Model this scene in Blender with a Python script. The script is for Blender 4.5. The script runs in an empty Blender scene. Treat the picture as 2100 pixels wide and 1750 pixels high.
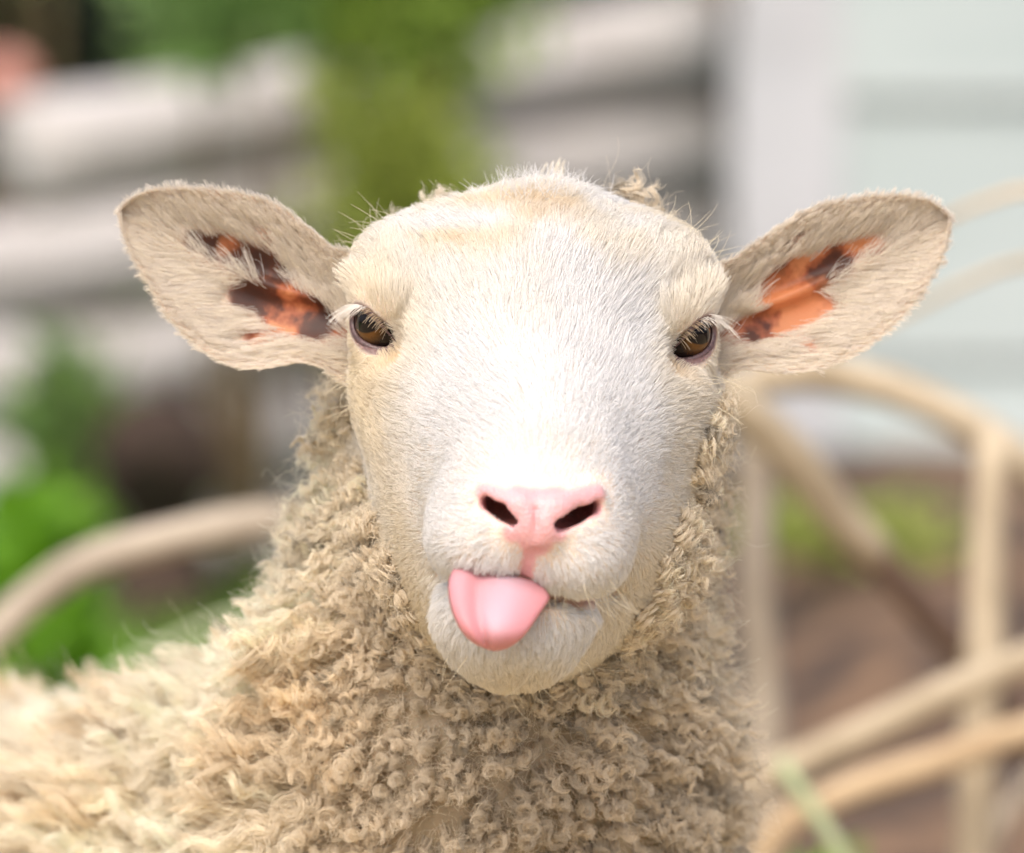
import bpy, bmesh, math
import numpy as np
from mathutils import Vector, Matrix

STAGE = 'all'
SC = bpy.context.scene
COL = SC.collection
rng = np.random.default_rng(7)

# ------------------------------------------------------------------ camera, sky, sun, exposure
PITCH = math.radians(5.0)
P0 = np.array([0.0, 0.0, 0.75])                 # the point in focus: between the sheep's eyes and its muzzle
DIST = 3.0
FW = np.array([0.0, math.cos(PITCH), -math.sin(PITCH)])
UP = np.array([0.0, math.sin(PITCH), math.cos(PITCH)])
RT = np.array([1.0, 0.0, 0.0])
CAM = P0 - DIST * FW
S = 0.417 / 2100.0 / DIST

cd = bpy.data.cameras.new('camera')
cam = bpy.data.objects.new('camera', cd)
COL.objects.link(cam)
cam.location = CAM
cam.rotation_euler = (math.pi / 2 - PITCH, 0, 0)
cd.sensor_width = 36.0
cd.lens = 36.0 * DIST / 0.417
cd.clip_start = 0.1
cd.clip_end = 500.0
cd.dof.use_dof = True
cd.dof.focus_distance = 2.968
cd.dof.aperture_fstop = 7.2
SC.camera = cam

world = bpy.data.worlds.new('World')
SC.world = world
world.use_nodes = True
wn = world.node_tree
for n in list(wn.nodes):
    wn.nodes.remove(n)
SUN_EL, SUN_AZ = math.radians(54), math.radians(-162)    # azimuth measured from +Y (behind the sheep) towards +X
sky = wn.nodes.new('ShaderNodeTexSky')
sky.sky_type = 'NISHITA'
sky.sun_disc = False
sky.sun_elevation = SUN_EL
sky.sun_rotation = SUN_AZ
sky.dust_density = 6.0
sky.air_density = 0.85
sky.ozone_density = 0.5
bg = wn.nodes.new('ShaderNodeBackground')
bg.inputs['Strength'].default_value = 0.15
wo = wn.nodes.new('ShaderNodeOutputWorld')
wn.links.new(sky.outputs[0], bg.inputs[0])
wn.links.new(bg.outputs[0], wo.inputs[0])

sl = bpy.data.lights.new('sun', 'SUN')
sl.energy = 0.75
sl.angle = math.radians(60)
sl.color = (1.0, 0.98, 0.95)
sun = bpy.data.objects.new('sun', sl)
COL.objects.link(sun)
sd = Vector((math.sin(SUN_AZ) * math.cos(SUN_EL), math.cos(SUN_AZ) * math.cos(SUN_EL), math.sin(SUN_EL)))
sun.rotation_euler = (-sd).to_track_quat('-Z', 'Y').to_euler()

SC.view_settings.view_transform = 'Standard'
SC.view_settings.look = 'None'
SC.view_settings.exposure = 0.84
SC.view_settings.gamma = 1.0
SC.render.engine = 'CYCLES'
SC.cycles.use_denoising = True
SC.cycles.max_bounces = 10
SC.cycles.diffuse_bounces = 6
SC.cycles.transparent_max_bounces = 8
SC.cycles.sample_clamp_indirect = 6.0
SC.cycles_curves.shape = 'RIBBONS'
SC.cycles_curves.subdivisions = 2


def at(px, py, depth):
    """World point seen at (px, py) of the photograph (2100 x 1750 px), depth metres from the camera."""
    return CAM + FW * depth + RT * ((px - 1050) * S * depth) + UP * ((875 - py) * S * depth)


def L(px, py, d=0.0):
    return at(px, py, DIST + d)


# ------------------------------------------------------------------ helpers
def mat(name):
    m = bpy.data.materials.new(name)
    m.use_nodes = True
    nt = m.node_tree
    return m, nt, nt.nodes['Principled BSDF']


def tag(o, label=None, cat=None, group=None, kind=None):
    for k, v in (('label', label), ('category', cat), ('group', group), ('kind', kind)):
        if v:
            o[k] = v
    return o


def link(name, data, parent=None):
    o = bpy.data.objects.new(name, data)
    COL.objects.link(o)
    if parent is not None:
        o.parent = parent
        o.matrix_parent_inverse = Matrix.Translation(-Vector(parent.location)) if parent.parent is None else Matrix.Identity(4)
    return o


def empty(name, loc):
    o = bpy.data.objects.new(name, None)
    o.location = loc
    COL.objects.link(o)
    return o


def mesh_np(name, V, F, material, parent=None, smooth=True, colors=None):
    me = bpy.data.meshes.new(name)
    me.from_pydata(np.asarray(V).tolist(), [], [list(map(int, f)) for f in F])
    if smooth:
        me.polygons.foreach_set('use_smooth', np.ones(len(me.polygons), bool))
    if colors is not None:
        at_ = me.color_attributes.new('pigment', 'FLOAT_COLOR', 'POINT')
        c = np.ones((len(V), 4), np.float32)
        c[:, :3] = colors
        at_.data.foreach_set('color', c.ravel())
    me.materials.append(material)
    me.update()
    return link(name, me, parent)


def nrm(v):
    v = np.asarray(v, float)
    return v / np.maximum(np.linalg.norm(v, axis=-1, keepdims=True), 1e-9)


def sstep(a, b, x):
    t = np.clip((x - a) / (b - a), 0, 1)
    return t * t * (3 - 2 * t)


def make_noise(seed, n=6, amp=1.0):
    """A smooth pseudo-random scalar field made of sine waves (vectorised)."""
    r = np.random.default_rng(seed)
    D = nrm(r.normal(size=(n * 3, 3)))
    F_ = np.repeat(2.0 ** np.arange(3), n) * r.uniform(0.7, 1.4, n * 3)
    P = r.uniform(0, 6.28, n * 3)
    A = np.repeat(0.5 ** np.arange(3), n)

    def f(p, freq):
        out = np.zeros(len(p))
        for d, q, ph, a in zip(D, F_, P, A):
            out += a * np.sin(p @ d * q * freq + ph)
        return amp * out / (1.4 * math.sqrt(n))
    return f


# ------------------------------------------------------------------ implicit modelling of the sheep's body
def px2m(px):
    return px * 0.417 / 2100.0


class Field:
    def __init__(self, xs, ys, zs):
        self.x, self.y, self.z = (np.asarray(a, np.float32) for a in (xs, ys, zs))
        self.F = np.full((len(xs), len(ys), len(zs)), 0.2, np.float32)

    def sub(self, lo, hi):
        sl, g = [], []
        for a, l, h in zip((self.x, self.y, self.z), lo, hi):
            i, j = np.searchsorted(a, l), np.searchsorted(a, h)
            sl.append(slice(max(i - 1, 0), min(j + 1, len(a))))
            g.append(a[sl[-1]])
        X, Y, Z = g[0][:, None, None], g[1][None, :, None], g[2][None, None, :]
        return tuple(sl), X, Y, Z

    def _blend(self, sl, d, k, op):
        f = self.F[sl]
        if op == 'add':
            h = np.clip(k - np.abs(f - d), 0, None) / k
            self.F[sl] = np.minimum(f, d) - h * h * k * 0.25
        else:
            d = -d
            h = np.clip(k - np.abs(f - d), 0, None) / k
            self.F[sl] = np.maximum(f, d) + h * h * k * 0.25

    def ell(self, c, r, axes=None, k=0.015, op='add'):
        c = np.asarray(c, float)
        r = np.asarray(r, float)
        A = np.eye(3) if axes is None else np.array([nrm(a) for a in axes])
        m = 2 * k + 0.012
        ext = np.sqrt(((A * r[:, None]) ** 2).sum(0)) + m
        sl, X, Y, Z = self.sub(c - ext, c + ext)
        X, Y, Z = X - c[0], Y - c[1], Z - c[2]
        q = [(A[i, 0] * X + A[i, 1] * Y + A[i, 2] * Z).astype(np.float32) for i in range(3)]
        k0 = np.sqrt(sum((q[i] / r[i]) ** 2 for i in range(3)))
        k1 = np.sqrt(sum((q[i] / r[i] ** 2) ** 2 for i in range(3))) + 1e-6
        self._blend(sl, k0 * (k0 - 1) / k1, k, op)

    def cone(self, a, b, ra, rb, k=0.015, op='add', flat=None):
        """Tapered capsule; flat=(axis, factor) squeezes it across one axis."""
        a, b = np.asarray(a, float), np.asarray(b, float)
        m = 2 * k + 0.012
        R = max(ra, rb) * (max(1.0, 1.0 / flat[1]) if flat else 1.0)
        sl, X, Y, Z = self.sub(np.minimum(a, b) - R - m, np.maximum(a, b) + R + m)
        ab = b - a
        X, Y, Z = X - a[0], Y - a[1], Z - a[2]
        t = np.clip((X * ab[0] + Y * ab[1] + Z * ab[2]) / (ab @ ab), 0, 1).astype(np.float32)
        dx, dy, dz = X - t * ab[0], Y - t * ab[1], Z - t * ab[2]
        if flat:
            n = nrm(flat[0])
            s = (dx * n[0] + dy * n[1] + dz * n[2]) * (flat[1] - 1)
            dx, dy, dz = dx + s * n[0], dy + s * n[1], dz + s * n[2]
        d = np.sqrt(dx * dx + dy * dy + dz * dz) - (ra + (rb - ra) * t)
        self._blend(sl, d.astype(np.float32), k, op)

    def mesh(self):
        F = self.F
        S_ = F < 0
        nx, ny, nz = F.shape
        cnt = np.zeros((nx - 1, ny - 1, nz - 1), np.int8)
        for i in (0, 1):
            for j in (0, 1):
                for k in (0, 1):
                    cnt += S_[i:nx - 1 + i, j:ny - 1 + j, k:nz - 1 + k]
        I, J, K = np.nonzero((cnt > 0) & (cnt < 8))
        idx = np.full(cnt.shape, -1, np.int64)
        idx[I, J, K] = np.arange(len(I))
        acc = np.zeros((len(I), 3))
        w = np.zeros(len(I))
        corners = [(i, j, k) for i in (0, 1) for j in (0, 1) for k in (0, 1)]
        xs, ys, zs = self.x.astype(float), self.y.astype(float), self.z.astype(float)

        def pt(c):
            return np.stack([xs[I + c[0]], ys[J + c[1]], zs[K + c[2]]], 1)
        for a in corners:
            for ax in range(3):
                if a[ax] == 0:
                    b = list(a)
                    b[ax] = 1
                    fa = F[I + a[0], J + a[1], K + a[2]].astype(float)
                    fb = F[I + b[0], J + b[1], K + b[2]].astype(float)
                    x = (fa < 0) != (fb < 0)
                    t = np.where(x, fa / np.where(x, fa - fb, 1), 0)[:, None]
                    acc += np.where(x[:, None], pt(a) * (1 - t) + pt(b) * t, 0)
                    w += x
        V = acc / w[:, None]
        faces = []
        for ax in range(3):
            o1, o2 = [(1, 2), (2, 0), (0, 1)][ax]
            n = [nx, ny, nz]
            lo = [1, 1, 1]
            lo[ax] = 0
            hi = [n[0] - 1, n[1] - 1, n[2] - 1]
            sl_a = tuple(slice(lo[q], hi[q]) for q in range(3))
            sl_b = tuple(slice(lo[q] + (q == ax), hi[q] + (q == ax)) for q in range(3))
            A_, B_ = S_[sl_a], S_[sl_b]
            P = np.stack(np.nonzero(A_ != B_), 1)
            flip = A_[tuple(P.T)]
            P = P + np.array(lo)
            quad = []
            for d1, d2 in ((0, 0), (1, 0), (1, 1), (0, 1)):
                q = P.copy()
                q[:, o1] -= d1
                q[:, o2] -= d2
                quad.append(idx[q[:, 0], q[:, 1], q[:, 2]])
            quad = np.stack(quad, 1)
            quad[~flip] = quad[~flip][:, ::-1]
            faces.append(quad)
        Fc = np.concatenate(faces)
        return V, Fc[(Fc >= 0).all(1)]


def vert_normals(V, F):
    a, b, c, d = (V[F[:, i]] for i in range(4))
    n = np.cross(c - a, d - b)
    N = np.zeros_like(V)
    for i in range(4):
        np.add.at(N, F[:, i], n)
    return nrm(N)


# eyes: eyeball centre, gaze, and a frame on the gaze (h towards the nose, v up)
EYE_R = 0.0138
EYES = []
for (px, py, d, gx, gz, sgn) in ((797, 662, -0.0015, -0.66, 0.02, 1), (1389, 684, -0.0015, 0.66, 0.0, -1)):
    c = L(px, py, d)
    g = nrm([gx, -0.75, gz])
    h = nrm(np.cross(g, [0, 0, 1])) * 1.0
    if h[0] * sgn < 0:
        h = -h
    v = np.cross(h, g)
    if v[2] < 0:
        v = -v
    a = math.radians(-26)                                   # the inner corner sits lower than the outer one
    h, v = h * math.cos(a) + v * math.sin(a), v * math.cos(a) - h * math.sin(a)
    EYES.append((c, g, h, v, sgn))


def build_body():
    f = 0.00155
    xs = np.concatenate([np.arange(-0.95, -0.12, 0.012), np.arange(-0.11, 0.125, f), np.arange(0.13, 0.40, 0.012)])
    ys = np.concatenate([np.arange(-0.16, 0.10, f), np.arange(0.10, 0.2, 0.005), np.arange(0.2, 1.30, 0.012)])
    zs = np.concatenate([np.arange(-0.012, 0.60, 0.012), np.arange(0.60, 0.90, f), np.arange(0.902, 0.96, 0.01)])
    B = Field(xs, ys, zs)
    E, C = B.ell, B.cone
    # trunk, neck and legs
    chest, rump = np.array([-0.045, 0.25, 0.385]), np.array([-0.53, 0.72, 0.375])
    ax = nrm(rump - chest)
    side = nrm(np.cross(ax, [0, 0, 1]))
    upv = np.array([0, 0, 1.0])
    mid = (chest + rump) / 2
    E(mid, (0.40, 0.165, 0.185), (ax, side, upv), 0.05)
    E(chest, (0.16, 0.155, 0.185), (ax, side, upv), 0.06)
    E(rump + [0, 0, 0.01], (0.18, 0.165, 0.18), (ax, side, upv), 0.06)
    C(L(1062, 980, 0.100), L(1005, 1450, 0.120), 0.077, 0.075, 0.04)
    C(L(985, 1420, 0.120), chest + [0.0, -0.02, 0.03], 0.072, 0.150, 0.05)
    E(L(560, 1810, 0.22), (0.11, 0.10, 0.075), (ax, side, upv), 0.05)
    E(L(260, 1925, 0.36), (0.16, 0.10, 0.075), (ax, side, upv), 0.05)
    C(L(985, 1620, 0.12), L(985, 2200, 0.17), 0.076, 0.115, 0.05)
    for base, fore in ((chest, 1), (rump, 0)):
        for s in (-1, 1):
            p = base + side * 0.10 * s - ax * (0.03 if fore else -0.04)
            hip, knee, hock, foot = p + [0, 0, -0.08], p + ax * (0.0 if fore else -0.02) + [0, 0, -0.20], p + ax * (0.0 if fore else 0.05) + [0, 0, -0.28], p + ax * (0 if fore else 0.03)
            foot = np.array([foot[0], foot[1], 0.03])
            C(hip, knee, 0.065, 0.034, 0.03)
            C(knee, hock, 0.034, 0.021, 0.015)
            C(hock, foot, 0.021, 0.019, 0.012)
            E(foot + [0, 0, -0.008] - ax * 0.012, (0.032, 0.022, 0.022), (ax, side, upv), 0.01)
    C(rump + ax * 0.14 + [0, 0, 0.06], rump + ax * 0.2 + [0, 0, -0.13], 0.03, 0.018, 0.03)
    # skull
    fx = nrm(L(1100, 1040, -0.085) - L(1095, 560, 0.03))           # along the face, poll to nose
    sx = np.array([1.0, 0, 0])
    nx = nrm(np.cross(fx, sx))
    if nx[1] > 0:
        nx = -nx
    E(L(1092, 622, 0.036), (px2m(300), 0.066, px2m(158)), None, 0.03)
    E(L(1105, 542, 0.020), (px2m(245), 0.050, px2m(92)), None, 0.025)
    C(L(1092, 700, 0.022), L(1100, 1000, -0.074), 0.0580, 0.0315, 0.025, flat=(nx, 1.18))
    C(L(1096, 660, -0.012), L(1100, 960, -0.078), 0.030, 0.025, 0.02, flat=(sx, 0.86))
    for x, y in ((836, 560), (1354, 575)):                         # brows
        s = 1 if x < 1090 else -1
        E(L(x + 4 * s, y + 6, 0.017), (px2m(90), 0.027, px2m(70)), None, 0.026)
    for x, y, s in ((862, 770, 1), (1328, 785, -1)):               # cheekbones below the eyes
        E(L(x, y, 0.014), (px2m(104), 0.036, px2m(95)), None, 0.025)
        E(L(x + 52 * s, y + 120, -0.012), (px2m(96), 0.038, px2m(140)), None, 0.03)
    for x, s in ((905, 1), (1288, -1)):                            # jaw
        E(L(x, 950, 0.026), (px2m(112), 0.045, px2m(230)), None, 0.03)
        E(L(x + 45 * s, 1130, 0.008), (px2m(118), 0.045, px2m(140)), None, 0.03)
        E(L(x + 65 * s, 1070, -0.035), (px2m(84), 0.035, px2m(115)), None, 0.025)
    C(L(1080, 1190, 0.02), L(1060, 1280, -0.060), 0.040, 0.024, 0.025)
    # muzzle
    E(L(1087, 1085, -0.080), (px2m(188), 0.040, px2m(125)), None, 0.016)
    E(L(1100, 1035, -0.096), (px2m(126), 0.026, px2m(54)), None, 0.014)
    E(L(984, 1112, -0.090), (px2m(84), 0.027, px2m(72)), None, 0.014)
    E(L(1192, 1136, -0.090), (px2m(86), 0.027, px2m(80)), None, 0.014)
    # chin, lower lip
    E(L(1055, 1280, -0.068), (px2m(143), 0.033, px2m(88)), None, 0.012)
    E(L(1058, 1252, -0.074), (px2m(145), 0.026, px2m(42)), None, 0.010)

    def on(px, py, off=0.0):
        """Point on the modelled surface under a photograph pixel, moved off metres away from the camera."""
        for d in np.arange(-0.16, 0.12, 0.0007):
            p = L(px, py, d)
            i, j, k = (int(np.clip(np.searchsorted(g_, q), 1, len(g_) - 1)) for g_, q in zip((B.x, B.y, B.z), p))
            if B.F[i, j, k] < 0:
                return L(px, py, d + off)
        return L(px, py, 0.0)
    # nose pad and nostril wings, then the openings
    P1, P2 = on(1100, 1080), on(1100, 1045)
    pts = {q: on(*q) for q in ((1000, 1014), (1062, 1036), (1140, 1040), (1216, 1016), (994, 1031), (1030, 1050), (1063, 1068), (1222, 1041), (1182, 1058), (1142, 1076),
                               (1098, 1125), (1076, 1186), (905, 1180), (960, 1176), (1010, 1182), (1050, 1192), (1090, 1208), (1140, 1226), (1176, 1238), (1225, 1230), (1258, 1212))}
    E(P1 + [0, 0.003, 0], (px2m(54), 0.0075, px2m(44)), None, 0.007)
    for a_, b2 in (((1000, 1014), (1062, 1036)), ((1216, 1016), (1140, 1040))):
        C(pts[a_] + [0, 0.0015, 0], pts[b2] + [0, 0.0005, 0], 0.0034, 0.0044, 0.006)
    for chain in (((994, 1031), (1030, 1050), (1063, 1068)), ((1222, 1041), (1182, 1058), (1142, 1076))):
        for i in range(2):
            C(pts[chain[i]], pts[chain[i + 1]], 0.0018 + 0.0009 * i, 0.0027, 0.0022, 'cut')
        C(pts[chain[1]] + [0, 0.006, 0], pts[chain[1]] + [0, 0.022, 0.004], 0.0042, 0.006, 0.003, 'cut')
        C(pts[chain[2]] + [0, 0.001, 0], pts[chain[1]] + [0, 0.016, 0.002], 0.0030, 0.006, 0.003, 'cut')
        C(pts[chain[0]] + [0, 0.001, 0], pts[chain[1]] + [0, 0.016, 0.002], 0.0020, 0.006, 0.003, 'cut')
    C(P2 + [0, -0.0012, 0], P1 + [0, -0.0038, -0.004], 0.0006, 0.0007, 0.004, 'cut')
    C(pts[(1098, 1125)] + [0, -0.0006, 0], pts[(1076, 1186)] + [0, -0.0002, 0], 0.0011, 0.0018, 0.004, 'cut')
    lip = [(905, 1180), (960, 1176), (1010, 1182), (1050, 1192), (1090, 1208), (1140, 1226), (1176, 1238), (1225, 1230), (1258, 1212)]
    for a_, b2 in zip(lip, lip[1:]):
        C(pts[a_] + [0, 0.001, 0], pts[b2] + [0, 0.001, 0], 0.0026, 0.0026, 0.003, 'cut')
        C(pts[a_] + [0, 0.008, -0.001], pts[b2] + [0, 0.008, -0.001], 0.0030, 0.0030, 0.003, 'cut')
    C(L(960, 1215, -0.100), L(1090, 1226, -0.100), 0.0085, 0.006, 0.004, 'cut')
    # eyelids
    for c, g, h, v, s in EYES:
        E(c, (0.0160,) * 3, None, 0.010)
        bx = c + g * 0.0075 + v * 0.0128
        C(bx - h * 0.015 - v * 0.003, bx + h * 0.007 + g * 0.003, 0.0050, 0.0046, 0.006)
    for c, g, h, v, s in EYES:
        E(c + g * 0.016 + h * 0.017 - v * 0.002, (0.012, 0.007, 0.008), (h, v, g), 0.008, 'cut')
        E(c + g * 0.0135 - v * 0.0016, (0.0104, 0.0070, 0.016), (h, v, g), 0.0022, 'cut')
        E(c, (EYE_R - 0.0002,) * 3, None, 0.001, 'cut')
        C(c + g * 0.0128 + h * 0.008 - v * 0.001, c + g * 0.0125 + h * 0.0150 - v * 0.0015, 0.0026, 0.0006, 0.003, 'cut')
    V, F = B.mesh()
    # one relaxation step keeps the voxel pattern out of the shading
    for _ in range(2):
        A = np.zeros_like(V)
        cnt = np.zeros(len(V))
        for i in range(4):
            j = (i + 1) % 4
            np.add.at(A, F[:, i], V[F[:, j]])
            np.add.at(cnt, F[:, i], 1)
            np.add.at(A, F[:, j], V[F[:, i]])
            np.add.at(cnt, F[:, j], 1)
        V = V * 0.6 + 0.4 * A / cnt[:, None]
    return V, F


def to_px(p):
    q = np.asarray(p) - CAM
    d = q @ FW
    return 1050 + q @ RT / (S * d), 875 - q @ UP / (S * d), d - DIST



# ------------------------------------------------------------------ the setting
def principled(name, stops, scale, detail=5.0, rough=0.8, bump_s=0.0, bump_d=0.01, stretch=None):
    m, nt, b = mat(name)
    tc = nt.nodes.new('ShaderNodeTexCoord')
    mp = nt.nodes.new('ShaderNodeMapping')
    if stretch:
        mp.inputs['Scale'].default_value = stretch
    n = nt.nodes.new('ShaderNodeTexNoise')
    n.inputs['Scale'].default_value = scale
    n.inputs['Detail'].default_value = detail
    nt.links.new(tc.outputs['Object'], mp.inputs[0])
    nt.links.new(mp.outputs[0], n.inputs['Vector'])
    r = nt.nodes.new('ShaderNodeValToRGB')
    e = r.color_ramp.elements
    while len(e) < len(stops):
        e.new(0.5)
    for el, (p, c) in zip(e, stops):
        el.position = p
        el.color = (*c, 1)
    nt.links.new(n.outputs[0], r.inputs[0])
    nt.links.new(r.outputs[0], b.inputs['Base Color'])
    b.inputs['Roughness'].default_value = rough
    if bump_s:
        bp = nt.nodes.new('ShaderNodeBump')
        bp.inputs['Strength'].default_value = bump_s
        bp.inputs['Distance'].default_value = bump_d
        nt.links.new(n.outputs[0], bp.inputs['Height'])
        nt.links.new(bp.outputs[0], b.inputs['Normal'])
    return m


def leaf_mat(name, dark, light, trans=0.35):
    m, nt, b = mat(name)
    oi = nt.nodes.new('ShaderNodeAttribute')
    oi.attribute_name = 'pigment'
    n = nt.nodes.new('ShaderNodeMix')
    n.data_type = 'RGBA'
    n.inputs['A'].default_value = (*dark, 1)
    n.inputs['B'].default_value = (*light, 1)
    nt.links.new(oi.outputs['Fac'], n.inputs['Factor'])
    nt.links.new(n.outputs['Result'], b.inputs['Base Color'])
    b.inputs['Roughness'].default_value = 0.5
    tr = nt.nodes.new('ShaderNodeBsdfTranslucent')
    nt.links.new(n.outputs['Result'], tr.inputs[0])
    mx = nt.nodes.new('ShaderNodeMixShader')
    mx.inputs[0].default_value = trans
    nt.links.new(b.outputs[0], mx.inputs[1])
    nt.links.new(tr.outputs[0], mx.inputs[2])
    nt.links.new(mx.outputs[0], nt.nodes['Material Output'].inputs['Surface'])
    return m


gn = make_noise(77)


def ground_z(x, y):
    x, y = np.asarray(x, float), np.asarray(y, float)
    p = np.stack([np.asarray(x, float), np.asarray(y, float), np.zeros_like(np.asarray(x, float))], 1)
    return 0.012 * gn(p, 6.0) + 0.03 * gn(p, 0.7) * np.clip((np.hypot(x, y) - 3) / 8, 0, 1) * np.clip(1 - np.hypot(x, y) / 60, 0, 1) + 0.17 * sstep(0.12, 0.42, x) * sstep(3.6, 5.4, y) * sstep(3.5, 2.2, x) * sstep(9, 7, y)


gx = np.unique(np.concatenate([np.linspace(-120, -6, 24), np.linspace(-6, 6, 121), np.linspace(6, 120, 24)]))
gy = np.unique(np.concatenate([np.linspace(-60, -5, 16), np.linspace(-5, 10, 151), np.linspace(10, 200, 30)]))
GX, GY = np.meshgrid(gx, gy, indexing='ij')
GV = np.stack([GX.ravel(), GY.ravel(), ground_z(GX.ravel(), GY.ravel())], 1)
ii = np.arange(len(gx) * len(gy)).reshape(len(gx), len(gy))
GF = np.stack([ii[:-1, :-1].ravel(), ii[1:, :-1].ravel(), ii[1:, 1:].ravel(), ii[:-1, 1:].ravel()], 1)
M_ground, nt, b = mat('soil_and_turf')
tc = nt.nodes.new('ShaderNodeTexCoord')
n1 = nt.nodes.new('ShaderNodeTexNoise')
n1.inputs['Scale'].default_value = 7.0
n1.inputs['Detail'].default_value = 8
n2 = nt.nodes.new('ShaderNodeTexNoise')
n2.inputs['Scale'].default_value = 1.4
n2.inputs['Detail'].default_value = 5
for q in (n1, n2):
    nt.links.new(tc.outputs['Object'], q.inputs['Vector'])
soil = nt.nodes.new('ShaderNodeValToRGB')
for el, (p, c) in zip([soil.color_ramp.elements[0], soil.color_ramp.elements[1]], ((0.42, (0.028, 0.017, 0.013)), (0.64, (0.21, 0.125, 0.068)))):
    el.position = p
    el.color = (*c, 1)
turf = nt.nodes.new('ShaderNodeValToRGB')
for el, (p, c) in zip([turf.color_ramp.elements[0], turf.color_ramp.elements[1]], ((0.3, (0.06, 0.10, 0.02)), (0.7, (0.16, 0.26, 0.045)))):
    el.position = p
    el.color = (*c, 1)
sx_ = nt.nodes.new('ShaderNodeSeparateXYZ')
nt.links.new(tc.outputs['Object'], sx_.inputs[0])
ad = nt.nodes.new('ShaderNodeMath')
ad.operation = 'MULTIPLY_ADD'
ad.inputs[1].default_value = 0.9
nt.links.new(n2.outputs[0], ad.inputs[0])
nt.links.new(sx_.outputs[0], ad.inputs[2])
yd = nt.nodes.new('ShaderNodeMapRange')
yd.inputs['From Min'].default_value = 2.6
yd.inputs['From Max'].default_value = 1.2
yd.inputs['To Max'].default_value = 3.0
nt.links.new(sx_.outputs[1], yd.inputs[0])
ad2 = nt.nodes.new('ShaderNodeMath')
nt.links.new(ad.outputs[0], ad2.inputs[0])
nt.links.new(yd.outputs[0], ad2.inputs[1])
ad = ad2
mr = nt.nodes.new('ShaderNodeMapRange')
mr.inputs['From Min'].default_value = 0.30
mr.inputs['From Max'].default_value = 0.62
nt.links.new(ad.outputs[0], mr.inputs[0])
mixg = nt.nodes.new('ShaderNodeMix')
mixg.data_type = 'RGBA'
nt.links.new(n1.outputs[0], soil.inputs[0])
nt.links.new(n1.outputs[0], turf.inputs[0])
nt.links.new(mr.outputs[0], mixg.inputs['Factor'])
nt.links.new(turf.outputs[0], mixg.inputs['A'])
nt.links.new(soil.outputs[0], mixg.inputs['B'])
bounce_ground = nt.nodes.new('ShaderNodeValToRGB')  # pale ground added out of view to bounce warm light onto chin and neck
for el, (p, c) in zip([bounce_ground.color_ramp.elements[0], bounce_ground.color_ramp.elements[1]], ((0.3, (0.30, 0.22, 0.12)), (0.7, (0.58, 0.47, 0.29)))):
    el.position = p
    el.color = (*c, 1)
nt.links.new(n1.outputs[0], bounce_ground.inputs[0])
ys = nt.nodes.new('ShaderNodeMapRange')
ys.inputs['From Min'].default_value = 1.9
ys.inputs['From Max'].default_value = 1.0
nt.links.new(sx_.outputs[1], ys.inputs[0])
mixs = nt.nodes.new('ShaderNodeMix')
mixs.data_type = 'RGBA'
nt.links.new(ys.outputs[0], mixs.inputs['Factor'])
nt.links.new(mixg.outputs['Result'], mixs.inputs['A'])
nt.links.new(bounce_ground.outputs[0], mixs.inputs['B'])
nt.links.new(mixs.outputs['Result'], b.inputs['Base Color'])
b.inputs['Roughness'].default_value = 0.95
gb = nt.nodes.new('ShaderNodeBump')
gb.inputs['Strength'].default_value = 0.8
gb.inputs['Distance'].default_value = 0.03
nt.links.new(n1.outputs[0], gb.inputs['Height'])
nt.links.new(gb.outputs[0], b.inputs['Normal'])
tag(mesh_np('ground', GV, GF, M_ground), kind='structure')


def bar(name, path, radii, material, parent=None, seg=10, wob=0.0, flat=1.0, seed=0):
    """A closed tapering stem through the points of path."""
    pts = resample(np.asarray(path, float), max(len(path) * 5, 12)) if len(path) > 2 else resample(np.asarray(path, float), 9)
    n = len(pts)
    rad = np.interp(np.linspace(0, 1, n), np.linspace(0, 1, len(radii)), radii)
    T = nrm(np.gradient(pts, axis=0))
    r = np.random.default_rng(seed)
    e1 = nrm(np.cross(T, [0.13, 0.21, 0.97]))
    e2 = np.cross(T, e1)
    V, F = [], []
    for i in range(n):
        for j in range(seg):
            a = 2 * math.pi * j / seg
            rr_ = rad[i] * (1 + wob * r.normal())
            V.append(pts[i] + rr_ * (e1[i] * math.cos(a) + e2[i] * math.sin(a) * flat))
    for i in range(n - 1):
        for j in range(seg):
            F.append((i * seg + j, i * seg + (j + 1) % seg, (i + 1) * seg + (j + 1) % seg, (i + 1) * seg + j))
    F.append(tuple(range(seg))[::-1])
    F.append(tuple((n - 1) * seg + j for j in range(seg)))
    return mesh_np(name, V, F, material, parent)


def resample(pts, n):
    pts = np.asarray(pts, float)
    s_ = np.concatenate([[0], np.cumsum(np.linalg.norm(np.diff(pts, axis=0), axis=1))])
    t = np.linspace(0, s_[-1], n)
    out = np.stack([np.interp(t, s_, pts[:, i]) for i in range(pts.shape[1])], 1)
    for _ in range(2):
        out[1:-1] = 0.5 * out[1:-1] + 0.25 * (out[:-2] + out[2:])
    return out


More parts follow.
